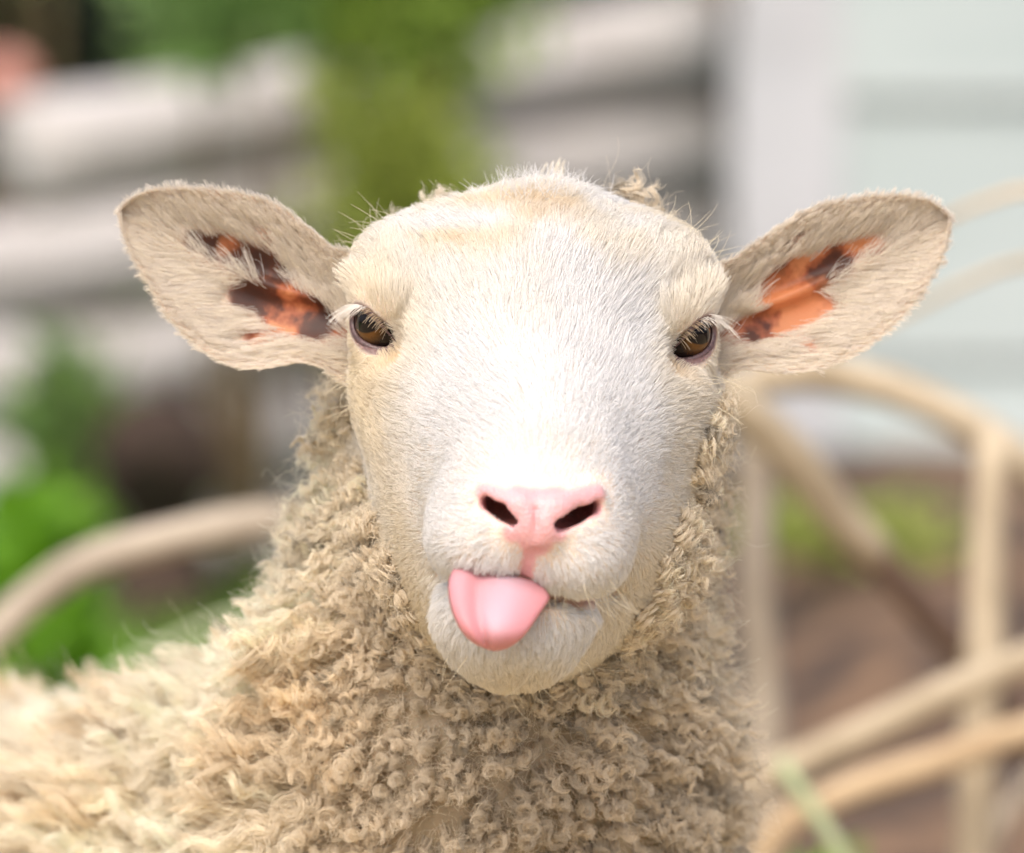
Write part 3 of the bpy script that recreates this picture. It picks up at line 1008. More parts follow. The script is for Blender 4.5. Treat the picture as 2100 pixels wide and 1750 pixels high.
def clump(S_, centers_every, amount):
    """Draw the tips of neighbouring strands together."""
    n = len(S_)
    ids = rng.choice(n, max(n // centers_every, 1), replace=False)
    C = S_[ids, 0]
    near = ids[nearest(S_[:, 0], C)]
    off0 = S_[:, 0] - S_[near, 0]
    k = S_.shape[1]
    for i in range(1, k):
        t = (i / (k - 1)) ** 1.5
        am = (amount * t)[:, None] if np.ndim(amount) else amount * t
        S_[:, i] = S_[:, i] * (1 - am) + (S_[near, i] + off0 * 0.25) * am
    return S_


# ------------------------------------------------------------------ sheep: body mesh
BV, BF = build_body()
BN = vert_normals(BV, BF)
X_, Y_, D_ = to_px(BV)
nz = make_noise(3)
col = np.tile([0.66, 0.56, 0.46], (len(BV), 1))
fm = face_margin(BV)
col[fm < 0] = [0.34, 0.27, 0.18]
bn = bare_nose(BV)
pink = np.array([0.63, 0.34, 0.35])
w = (1 - sstep(-2, 14, bn))[:, None]
col = col * (1 - w) + (pink * (1 + 0.06 * nz(BV, 500))[:, None]) * w
ns = np.where(D_ < -0.05, capsules(X_, Y_, NOSTRIL), 99)
lp = np.where(D_ < -0.05, lips_dist(X_, Y_), 99)
w = (1 - sstep(2, 14, lp))[:, None] * 0.8
col = col * (1 - w) + np.array([0.33, 0.16, 0.14]) * w
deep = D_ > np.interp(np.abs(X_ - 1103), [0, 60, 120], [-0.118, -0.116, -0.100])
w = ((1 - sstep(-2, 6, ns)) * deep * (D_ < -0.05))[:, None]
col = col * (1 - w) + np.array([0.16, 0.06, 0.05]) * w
w = (1 - sstep(1.02, 1.28, eye_uv(BV)))[:, None]
col = col * (1 - w) + np.array([0.15, 0.085, 0.08]) * w
SHEEP_AT = np.array([-0.25, 0.45, 0.0])
sheep = empty('sheep', SHEEP_AT)
tag(sheep, 'white-faced cream woolly sheep facing the camera with its pink tongue stuck out', 'sheep')
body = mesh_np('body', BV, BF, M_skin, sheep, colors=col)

# ------------------------------------------------------------------ sheep: eyes
M_eye, nt, b = mat('eye_surface')
tc = nt.nodes.new('ShaderNodeTexCoord')
sp = nt.nodes.new('ShaderNodeSeparateXYZ')
nt.links.new(tc.outputs['Object'], sp.inputs[0])


def mth(nt, op, a, b_=None):
    n = nt.nodes.new('ShaderNodeMath')
    n.operation = op
    for i, q in enumerate((a, b_)):
        if q is None:
            continue
        if isinstance(q, (int, float)):
            n.inputs[i].default_value = q
        else:
            nt.links.new(q, n.inputs[i])
    return n.outputs[0]


def ramp(nt, fac, stops):
    n = nt.nodes.new('ShaderNodeValToRGB')
    e = n.color_ramp.elements
    while len(e) < len(stops):
        e.new(0.5)
    for el, (p, c) in zip(e, stops):
        el.position = p
        el.color = (*c, 1)
    nt.links.new(fac, n.inputs[0])
    return n.outputs[0]


def mixc(nt, fac, a, b_):
    n = nt.nodes.new('ShaderNodeMix')
    n.data_type = 'RGBA'
    for sck, q in ((n.inputs['Factor'], fac), (n.inputs['A'], a), (n.inputs['B'], b_)):
        if isinstance(q, (int, float)):
            sck.default_value = q
        elif isinstance(q, tuple):
            sck.default_value = (*q, 1)
        else:
            nt.links.new(q, sck)
    return n.outputs['Result']


rr = mth(nt, 'SQRT', mth(nt, 'ADD', mth(nt, 'POWER', sp.outputs[0], 2.0), mth(nt, 'POWER', sp.outputs[2], 2.0)))
pup = mth(nt, 'SQRT', mth(nt, 'ADD', mth(nt, 'POWER', mth(nt, 'DIVIDE', sp.outputs[0], 0.0090), 2.0), mth(nt, 'POWER', mth(nt, 'DIVIDE', mth(nt, 'SUBTRACT', sp.outputs[2], 0.0024), 0.0064), 2.0)))
no = tex_noise(nt, 900, 5, 0.7)
iris = ramp(nt, mth(nt, 'ADD', mth(nt, 'DIVIDE', rr, 0.0105), mth(nt, 'MULTIPLY', mth(nt, 'SUBTRACT', no.outputs[0], 0.5), 0.35)),
            [(0.0, (0.015, 0.008, 0.003)), (0.5, (0.11, 0.046, 0.009)), (0.74, (0.04, 0.017, 0.004)), (0.88, (0.008, 0.004, 0.003))])
pm = ramp(nt, pup, [(0.90, (0, 0, 0)), (1.12, (1, 1, 1))])
nt.links.new(mixc(nt, pm, (0.006, 0.004, 0.004), iris), b.inputs['Base Color'])
b.inputs['Roughness'].default_value = 0.3
b.inputs['Specular IOR Level'].default_value = 0.0
b.inputs['Coat IOR'].default_value = 1.35
b.inputs['Coat Weight'].default_value = 1.0
b.inputs['Coat Roughness'].default_value = 0.02

M_lid, nt, b = mat('eyelid_skin')
n = tex_noise(nt, 700, 4, 0.6)
nt.links.new(ramp(nt, n.outputs[0], [(0.3, (0.045, 0.026, 0.026)), (0.7, (0.15, 0.085, 0.085))]), b.inputs['Base Color'])
b.inputs['Roughness'].default_value = 0.32
bump(nt, b, n.outputs[0], 0.4, 0.0006)

for c, g, h, v, s in EYES:
    me = bpy.data.meshes.new('eye')
    bm = bmesh.new()
    bmesh.ops.create_uvsphere(bm, u_segments=40, v_segments=28, radius=EYE_R)
    for vt in bm.verts:                                     # the cornea bulges a little
        q = math.hypot(vt.co.x, vt.co.z)
        if vt.co.y > 0 and q < 0.0100:
            vt.co.y += 0.0011 * (1 - (q / 0.0100) ** 2)
    bm.to_mesh(me)
    bm.free()
    me.polygons.foreach_set('use_smooth', np.ones(len(me.polygons), bool))
    me.materials.append(M_eye)
    hh = nrm(np.cross(g, [0, 0, 1]))
    vv = np.cross(hh, g)
    o = link('eye', me, sheep)
    o.matrix_parent_inverse = Matrix.Identity(4)
    o.matrix_basis = Matrix.Translation(Vector(c - SHEEP_AT)) @ Matrix((hh, g, vv)).transposed().to_4x4()
    # lid rim: a moist tube round the almond opening
    V, F = [], []
    K, R_ = 56, 8
    for i in range(K):
        a = 2 * math.pi * i / K
        ca, sa = math.cos(a), math.sin(a)
        wx = 0.0104 + 0.0030 * max(ca, 0) ** 3
        p = h * wx * ca + v * (0.0068 * sa - 0.0016 - 0.0012 * max(ca, 0) ** 2)
        lz = math.sqrt(max(0.0150 ** 2 - p @ p, 1e-6))
        ctr = p + g * lz
        rad = nrm(p)
        ou = nrm(ctr)
        tr_ = (0.0010 if sa < 0 else 0.0014) * (1.15 - 0.3 * abs(ca))
        for j in range(R_):
            th = 2 * math.pi * j / R_
            V.append(c + ctr + tr_ * (rad * math.cos(th) + ou * math.sin(th) * 0.8))
    for i in range(K):
        for j in range(R_):
            F.append((i * R_ + j, i * R_ + (j + 1) % R_, ((i + 1) % K) * R_ + (j + 1) % R_, ((i + 1) % K) * R_ + j))
    inv = (Matrix.Translation(Vector(c)) @ Matrix((hh, g, vv)).transposed().to_4x4()).inverted()
    lid = mesh_np('eyelid', V, F, M_lid)
    lid.parent = o
    lid.matrix_parent_inverse = inv
    # lashes: pale, drooping outwards and down
    nl = 90
    a = np.radians(rng.uniform(35, 178, nl))
    ca, sa = np.cos(a), np.sin(a)
    p = h[None] * (0.0122 * ca)[:, None] + v[None] * (0.0082 * sa - 0.0012)[:, None]
    p = c + p + g[None] * (np.sqrt(np.maximum(0.0156 ** 2 - (p ** 2).sum(1), 1e-6)))[:, None]
    ln = np.where(ca < -0.2, rng.uniform(0.006, 0.0145, nl), rng.uniform(0.004, 0.008, nl))
    d0 = nrm(g[None] * 0.9 + v[None] * rng.uniform(-0.15, 0.2, nl)[:, None] - h[None] * (0.35 - 0.45 * ca)[:, None] - v[None] * (0.55 * (ca < -0.1))[:, None] + rng.normal(0, 0.2, (nl, 3)))
    Q = np.zeros((nl, 6, 3))
    Q[:, 0] = p
    for i in range(1, 6):
        d0 = nrm(d0 - np.array([0, 0, 0.20]) - h[None] * 0.04)
        Q[:, i] = Q[:, i - 1] + d0 * (ln / 5)[:, None]
    lash = hair_object('eyelash', Q, np.linspace(0.00012, 0.00004, 6), np.where((ca < -0.05)[:, None], np.array([[0.82, 0.79, 0.74]]), np.array([[0.42, 0.33, 0.22]]) * rng.uniform(0.5, 1.5, (nl, 1))), M_fur, None)
    lash.parent = o
    lash.matrix_parent_inverse = inv

# ------------------------------------------------------------------ sheep: tongue
M_tongue, nt, b = mat('tongue')
n = tex_noise(nt, 60, 3, 0.5)
nt.links.new(attr_color(nt).outputs['Color'], b.inputs['Base Color'])
b.inputs['Roughness'].default_value = 0.44
b.inputs['Specular IOR Level'].default_value = 0.3
b.inputs['Subsurface Weight'].default_value = 0.4
b.inputs['Subsurface Radius'].default_value = (0.003, 0.001, 0.0008)
b.inputs['Subsurface Scale'].default_value = 1.0
n2 = tex_noise(nt, 1300, 3, 0.6)
bump(nt, b, n2.outputs[0], 0.35, 0.0005)


def resample(pts, n):
    pts = np.asarray(pts, float)
    s_ = np.concatenate([[0], np.cumsum(np.linalg.norm(np.diff(pts, axis=0), axis=1))])
    t = np.linspace(0, s_[-1], n)
    out = np.stack([np.interp(t, s_, pts[:, i]) for i in range(pts.shape[1])], 1)
    for _ in range(2):
        out[1:-1] = 0.5 * out[1:-1] + 0.25 * (out[:-2] + out[2:])
    return out


def two_sided(front, back, name, material, parent, colors=None, flip=False):
    """A closed flap from two grids of points (rows x columns x 3)."""
    r, c_ = front.shape[:2]
    V = np.concatenate([front.reshape(-1, 3), back.reshape(-1, 3)])
    F = []
    o = r * c_
    for i in range(r - 1):
        for j in range(c_ - 1):
            q = i * c_ + j
            F.append((q, q + 1, q + c_ + 1, q + c_))
            F.append((o + q, o + q + c_, o + q + c_ + 1, o + q + 1))
    for i in range(r - 1):
        for j in (0, c_ - 1):
            q = i * c_ + j
            f = (q, q + c_, o + q + c_, o + q)
            F.append(f if j == 0 else f[::-1])
    for j in range(c_ - 1):
        for i in (0, r - 1):
            q = i * c_ + j
            f = (q + 1, q, o + q, o + q + 1)
            F.append(f if i == 0 else f[::-1])
    F = np.array(F)
    if flip:
        F = F[:, ::-1]
    return V, F, mesh_np(name, V, F, material, parent, colors=colors)


nr, ncl = 30, 29
lft = resample([(945, 1150), (929, 1166), (919, 1186), (918, 1210), (921, 1236), (930, 1266), (944, 1294), (962, 1314), (985, 1328), (1012, 1336)], nr)
rgt = resample([(1110, 1196), (1122, 1212), (1130, 1225), (1118, 1244), (1104, 1264), (1090, 1286), (1074, 1306), (1056, 1322), (1036, 1333), (1013, 1336)], nr)
fr, bk = np.zeros((nr, ncl, 3)), np.zeros((nr, ncl, 3))
tcol = np.zeros((2, nr, ncl, 3))
for i in range(nr):
    t = i / (nr - 1)
    for j in range(ncl):
        u = j / (ncl - 1)
        pale = math.exp(-((u - 0.60 + 0.1 * t) / 0.24) ** 2) * (1 - sstep(0.45, 0.85, t)) + 0.35 * math.exp(-((u - 0.1) / 0.12) ** 2) * (1 - sstep(0.2, 0.6, t))
        tcol[:, i, j] = np.array([0.50, 0.21, 0.225]) * (1 - pale) + np.array([0.47, 0.315, 0.365]) * pale
        x, y = lft[i] * (1 - u) + rgt[i] * u
        vv_ = 2 * u - 1
        belly = math.sqrt(max(1 - vv_ * vv_, 0))
        dep = -0.1055 - 0.024 * math.sin(min(t * 1.25, 1) * math.pi / 2) + 0.010 * max(t - 0.55, 0) ** 2 / 0.2
        groove = 0.0020 * math.exp(-((u - 0.27 - 0.12 * t) / 0.085) ** 2) * (1 - sstep(0.8, 1.0, t)) * 1.15
        hump = -0.0022 * math.exp(-((u - 0.10) / 0.13) ** 2) - 0.0012 * math.exp(-((u - 0.62) / 0.25) ** 2)
        thick = 0.0062 * belly * math.sqrt(max(1 - max(t - 0.45, 0) ** 2 / 0.3026, 0)) if t > 0.45 else 0.0062 * belly
        fr[i, j] = L(x, y, dep - thick * 0.75 + (groove + hump) * belly)
        bk[i, j] = L(x, y, dep + thick * 0.6)
_, _, tongue = two_sided(fr, bk, 'tongue', M_tongue, sheep, colors=tcol.reshape(-1, 3))
tongue['label'] = 'pink grooved tongue poking out to one side'

# ------------------------------------------------------------------ sheep: ears
M_ear, nt, b = mat('ear_skin')
pc = attr_color(nt)
bm_ = nt.nodes.new('ShaderNodeAttribute')
bm_.attribute_name = 'bare'
na = tex_noise(nt, 48, 4, 0.55)
nb_ = tex_noise(nt, 26, 4, 0.6)
mott = ramp(nt, na.outputs[0], [(0.40, (0.72, 0.30, 0.13)), (0.47, (0.40, 0.12, 0.05)), (0.53, (0.08, 0.028, 0.015)), (0.62, (0.03, 0.014, 0.010))])  # orange of light through the ear is in the colour; dark blotches are pigment
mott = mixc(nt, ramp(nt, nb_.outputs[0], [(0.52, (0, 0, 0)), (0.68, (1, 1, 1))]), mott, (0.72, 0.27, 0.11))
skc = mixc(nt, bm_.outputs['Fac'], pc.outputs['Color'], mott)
nt.links.new(skc, b.inputs['Base Color'])
b.inputs['Roughness'].default_value = 0.45
trn = nt.nodes.new('ShaderNodeBsdfTranslucent')
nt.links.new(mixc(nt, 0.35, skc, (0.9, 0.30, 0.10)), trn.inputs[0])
mxs = nt.nodes.new('ShaderNodeMixShader')
mxs.inputs[0].default_value = 0.5
nt.links.new(b.outputs[0], mxs.inputs[1])
nt.links.new(trn.outputs[0], mxs.inputs[2])
nt.links.new(mxs.outputs[0], nt.nodes['Material Output'].inputs['Surface'])
n = tex_noise(nt, 500, 4, 0.6)
bump(nt, b, n.outputs[0], 0.25, 0.0006)

EARS = [
    dict(up=[(760, 540), (726, 520), (685, 511), (633, 467), (589, 433), (545, 409), (493, 398), (435, 389), (376, 385), (324, 387), (285, 398), (256, 414), (244, 434)],
         lo=[(735, 800), (700, 782), (664, 752), (624, 742), (580, 749), (537, 757), (493, 754), (452, 740), (415, 717), (382, 688), (349, 654), (320, 608), (294, 562), (273, 528), (258, 494), (247, 460), (244, 434)],
         bare=[((395, 492), (470, 512), 13), ((450, 510), (560, 552), 23), ((545, 545), (575, 590), 22), ((500, 605), (600, 620), 22), ((570, 625), (640, 655), 34), ((620, 660), (690, 686), 20), ((520, 692), (560, 690), 12), ((540, 480), (572, 500), 8)],
         d0=0.030, d1=0.046),
    dict(up=[(1430, 570), (1462, 552), (1512, 526), (1572, 484), (1629, 444), (1696, 417), (1779, 404), (1846, 400), (1900, 409), (1934, 427), (1950, 448)],
         lo=[(1440, 815), (1476, 780), (1512, 755), (1562, 761), (1619, 766), (1679, 756), (1739, 733), (1789, 701), (1832, 665), (1870, 624), (1905, 575), (1933, 522), (1946, 480), (1950, 448)],
         bare=[((1790, 506), (1700, 525), 14), ((1720, 535), (1650, 570), 24), ((1640, 575), (1590, 610), 36), ((1650, 625), (1580, 650), 30), ((1590, 660), (1500, 690), 20), ((1660, 620), (1690, 622), 15), ((1625, 700), (1650, 712), 13), ((1640, 490), (1600, 520), 8)],
         d0=0.030, d1=0.050)]
ear_noise = make_noise(21)
for E_ in EARS:
    nr, ncl = 60, 41
    up, lo = resample(E_['up'], nr), resample(E_['lo'], nr)
    fr, bk = np.zeros((nr, ncl, 3)), np.zeros((nr, ncl, 3))
    for i in range(nr):
        t = i / (nr - 1)
        for j in range(ncl):
            u = j / (ncl - 1)
            x, y = lo[i] * (1 - u) + up[i] * u
            vv_ = 2 * u - 1
            prof = math.sin(math.pi * min(t * 0.62 + 0.30, 1.0)) ** 0.8
            dep = E_['d0'] + (E_['d1'] - E_['d0']) * t + 0.016 * prof * (1 - abs(vv_) ** 2.2) - 0.004 * prof
            dep -= 0.0045 * math.exp(-((vv_ - 0.05) / 0.10) ** 2) * (1 - sstep(0.35, 0.75, t)) * sstep(0.05, 0.2, t)      # ridge inside the cup
            th = 0.0034 * (1 - abs(vv_) ** 6) * (1 - t ** 8) + 0.0012
            fr[i, j] = L(x, y, dep)
            bk[i, j] = L(x, y, dep + th)
    allp = np.concatenate([fr.reshape(-1, 3), bk.reshape(-1, 3)])
    ex, ey, _ = to_px(allp)
    front = np.arange(len(allp)) < nr * ncl
    E_['bare'] = [(a_, b2, r_ * 1.3 + 2) for a_, b2, r_ in E_['bare']]
    bare = capsules(ex, ey, E_['bare'])
    col = np.tile([0.72, 0.60, 0.46], (len(allp), 1))
    blot = sstep(-0.02, 0.16, ear_noise(allp, 300) + 0.20)[:, None]
    blot2 = sstep(-0.30, 0.10, ear_noise(allp + 0.37, 150) + 0.05)[:, None]
    inner = np.array([0.84, 0.34, 0.12]) * (1 - blot2) + np.array([0.42, 0.10, 0.03]) * blot2
    inner = inner * (1 - blot) + np.array([0.05, 0.018, 0.010]) * blot
    wb = ((1 - sstep(-4, 10, bare)) * front)[:, None]
    col = col * (1 - wb) + inner * wb
    col = np.tile([0.80, 0.70, 0.56], (len(allp), 1))
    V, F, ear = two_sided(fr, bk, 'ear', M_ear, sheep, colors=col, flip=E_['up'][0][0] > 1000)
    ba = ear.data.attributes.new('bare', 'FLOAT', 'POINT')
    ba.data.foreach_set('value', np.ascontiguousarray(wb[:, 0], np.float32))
    V = np.asarray(V)
    N = vert_normals(V, F)
    if STAGE == 'mesh':
        continue
    # ear hair: outwards from the canal on the inside, towards the tip on the outside
    P, Nn = sample(V, N, F, 48000)
    x, y, d = to_px(P)
    bd = capsules(x, y, E_['bare'])
    isf = Nn @ FW < 0
    keep = ~(isf & (bd < rng.normal(-1, 6, len(P))))
    P, Nn, x, y, isf, bd = P[keep], Nn[keep], x[keep], y[keep], isf[keep], bd[keep]
    sg = -1 if E_['up'][0][0] < 1000 else 1
    root = L(*( (690, 680) if sg < 0 else (1500, 690)), 0.045)
    tipd = nrm(L(*E_['up'][-1], E_['d1']) - root)
    axis_pt = root + tipd * ((P - root) @ tipd)[:, None]
    outd = P - axis_pt
    T = nrm(nrm(outd) * 0.55 + tipd[None] * 0.75 + rng.normal(0, 0.16, P.shape))
    T = nrm(T - Nn * np.sum(T * Nn, 1, keepdims=True))
    ln = np.where(isf, rng.uniform(0.007, 0.0135, len(P)), rng.uniform(0.006, 0.010, len(P)))
    ln *= np.where(isf & (bd < 30), 1.2, 1.0)
    rim = np.min([seg_dist(x, y, a_, b2) for pl in (E_['up'], E_['lo']) for a_, b2 in zip(pl, pl[1:])], 0)
    ln *= np.clip(0.42 + rim / 90, 0.42, 1.0)
    st = lie_strands(P, Nn, T, ln, np.where(isf, 0.70, 0.35), np.where(isf, 0.12, 0.05))
    st = clump(st, 12, 0.55)
    tone = rng.uniform(0.0, 1.0, len(P))[:, None]
    tint = (np.array([0.86, 0.80, 0.68]) * tone + np.array([0.78, 0.73, 0.68]) * (1 - tone)) * rng.uniform(0.82, 1.06, (len(P), 1))
    hair_object('ear_fur', st, np.linspace(0.00010, 0.00004, 5), np.clip(tint * 1.06, 0, 0.9), M_earfur, ear)

# ------------------------------------------------------------------ sheep: short face hair
if STAGE != 'mesh':
    fm_v = face_margin(BV)
    XV, YV, DV = to_px(BV)
    front_w = np.where((BN @ FW) < 0.5, 1.0, 0.4)
    wgt = ((fm_v > -25) & (DV < 0.09)).astype(float) * front_w
    P, N = sample(BV, BN, BF, 240000, wgt)
    x, y, d = to_px(P)
    bn = bare_nose(P)
    ev = eye_uv(P)
    lp = np.where(d < -0.05, lips_dist(x, y), 99)
    keep = (bn > rng.normal(6, 3, len(P))) & (ev > 1.16 + rng.normal(0, 0.06, len(P))) & (lp > rng.normal(7, 2, len(P)))
    fmp = face_margin(P)
    keep &= fmp > rng.normal(-10, 16, len(P))
    P, N, x, y, d, ev, lp, bn, fmp = (q[keep] for q in (P, N, x, y, d, ev, lp, bn, fmp))
    nose0 = L(1100, 1055, -0.150)
    T = nrm(P - nose0)
    for c, g, h, v, s in EYES:                           # part round the eyes
        q = P - (c + g * 0.012)
        r = np.linalg.norm(q, axis=1)
        w = np.exp(-(r / 0.022) ** 2)[:, None]
        T = T * (1 - 0.7 * w) + nrm(q) * 0.7 * w
    low = sstep(1120, 1180, y) * (d < -0.04)             # lips and chin: downwards
    T = T + np.array([0, 0.2, -0.9]) * low[:, None]
    crown = sstep(560, 470, y)[:, None]                  # the crown parts to the sides and stands up
    T = T * (1 - 0.6 * crown) + (np.array([1, 0, 0.0]) * np.sign(x - 1105)[:, None] * np.clip(np.abs(x - 1105) / 140, 0, 1)[:, None] + np.array([0, 0.2, 0.5])) * 0.6 * crown
    T = nrm(T - N * np.sum(T * N, 1, keepdims=True))
    sw = make_noise(11)
    T = rot_about(T, N, 0.45 * sw(P, 55) * (0.5 + 1.3 * crown[:, 0]) + 0.22 * sw(P, 190) + rng.normal(0, 0.13, len(P)))
    ln = np.interp(y, [340, 420, 560, 800, 950, 1050, 1200, 1400], [0.014, 0.012, 0.011, 0.0085, 0.0055, 0.0045, 0.0060, 0.009])
    side = np.abs(x - 1085) / 360
    ln = ln * (1 + 0.25 * np.clip(side - 0.4, 0, 1)) * rng.uniform(0.7, 1.25, len(P))
    ln *= np.clip(0.40 + 0.55 * (ev - 1.1), 0.35, 1.0)
    ln *= 1 + 0.7 * np.exp(-np.clip(fmp, 0, None) / 35) * (y > 780)
    ln *= np.clip(0.45 + bn / 60, 0.4, 1.0)
    l0 = 0.55 + 0.15 * sw(P + 3.1, 70) + 0.45 * crown[:, 0] * sstep(450, 380, y) + rng.normal(0, 0.08, len(P))
    st = lie_strands(P, N, T, ln, l0, np.full(len(P), 0.10) + 0.5 * crown[:, 0] * sstep(430, 370, y))
    st = clump(st, 14, 0.42)
    white, cream, tan = np.array([0.80, 0.80, 0.795]), np.array([0.80, 0.71, 0.53]), np.array([0.74, 0.58, 0.36])
    n1, n2_ = sw(P + 1.7, 60), sw(P + 9.2, 130)
    wc = np.clip(sstep(0.42, 0.95, side) * sstep(1350, 900, y) * 0.75 + sstep(950, 1250, y) * sstep(-0.075, -0.03, d) * 0.7 + 0.25 * n1 - 0.1, 0, 1)
    wc = np.maximum(wc, np.clip(sstep(1290, 1400, y), 0, 1) * 0.6)
    wc = np.maximum(wc, 0.8 * np.exp(-np.clip(fmp, 0, None) / 40) * (y > 780))
    wc = np.maximum(wc, np.clip(0.30 * sstep(640, 470, y) * sstep(360, 450, y) * (1 + n1) + 0.35 * n2_ * sstep(660, 500, y), 0, 1))
    wt = np.clip(np.exp(-(((x - 1110) / 75) ** 2 + ((y - 440) / 42) ** 2)) * 0.9 + np.exp(-(((x - 950) / 95) ** 2 + ((y - 515) / 20) ** 2)) * 0.55, 0, 1) * np.clip(0.65 + 0.5 * n2_, 0, 1)
    for c, g, h, v, s in EYES:
        tear = np.linalg.norm(P - (c + g * 0.010 + h * 0.022 - v * 0.008), axis=1)
        wt = np.maximum(wt, 0.8 * np.exp(-(tear / 0.008) ** 2))
        t2 = np.linalg.norm(P - (c + g * 0.012 + h * 0.026 - v * 0.016), axis=1)
        wt = np.maximum(wt, 0.6 * np.exp(-(t2 / 0.007) ** 2))
        t3 = np.linalg.norm(P - (c + g * 0.013 + h * 0.0165 - v * 0.0035), axis=1)
        wt = np.maximum(wt, 1.15 * np.exp(-(t3 / 0.0045) ** 2))
    tint = white * (1 - wc[:, None]) + cream * wc[:, None]
    tint = tint * (1 - np.minimum(wt, 1)[:, None]) + tan * np.minimum(wt, 1)[:, None]
    tint = tint * (1 - 2.6 * np.clip(wt - 0.85, 0, 0.3))[:, None]
    tint = tint * rng.uniform(0.88, 1.06, len(P))[:, None]
    hair_object('face_fur', st, np.linspace(0.00012, 0.00005, 5), np.clip(tint, 0, 0.9), M_fur, sheep)

# ------------------------------------------------------------------ sheep: fleece
def basis(D):
    e1 = nrm(np.cross(D, np.array([0.31, 0.53, 0.79])))
    return e1, np.cross(D, e1)


def locks(P, D, length, hr, turns, m, rc, k, radius, tip=0.45, fray=0.12, bend=None):
    """m strands round each guide: a lock that leaves along D and coils; arrays per guide."""
    n = len(P)
    t = np.linspace(0, 1, k)
    e1, e2 = basis(D)
    ph0 = rng.uniform(0, 6.28, n)
    hand = rng.choice([-1, 1], n)
    off = rng.normal(0, 1, (n, m, 2)) * rc[:, None, None]
    lsc = rng.uniform(0.72, 1.06, (n, m))
    wild = rng.random((n, m)) < fray
    phj = np.where(wild, rng.uniform(-2.5, 2.5, (n, m)), rng.normal(0, 0.28, (n, m)))
    hj = np.where(wild, rng.uniform(0.5, 1.9, (n, m)), rng.normal(1, 0.12, (n, m)))
    T = t[None, None, :] * lsc[:, :, None]
    ang = ph0[:, None, None] + phj[:, :, None] + hand[:, None, None] * 6.283 * turns[:, None, None] * T
    env = sstep(0.05, 0.6, T) * (hr[:, None] * hj)[:, :, None]
    sp_ = 1 - (1 - tip) * T
    a = env * np.cos(ang) + off[:, :, 0, None] * sp_
    b_ = env * np.sin(ang) + off[:, :, 1, None] * sp_
    out = P[:, None, None, :] + D[:, None, None, :] * (T * length[:, None, None])[..., None]
    out = out + e1[:, None, None, :] * a[..., None] + e2[:, None, None, :] * b_[..., None]
    if bend is not None:
        out = out + bend[:, None, None, :] * (T ** 2 * length[:, None, None])[..., None]
    return out.reshape(n * m, k, 3).astype(np.float32)


def spread(P, N, r, *rest):
    """Thin a random point set so that no two points are closer than about r."""
    from mathutils.kdtree import KDTree
    kd = KDTree(len(P))
    for i, p in enumerate(P):
        kd.insert(p, i)
    kd.balance()
    dead = np.zeros(len(P), bool)
    for i in range(len(P)):
        if not dead[i]:
            for _, j, _ in kd.find_range(P[i], r):
                if j != i:
                    dead[j] = True
    return ~dead


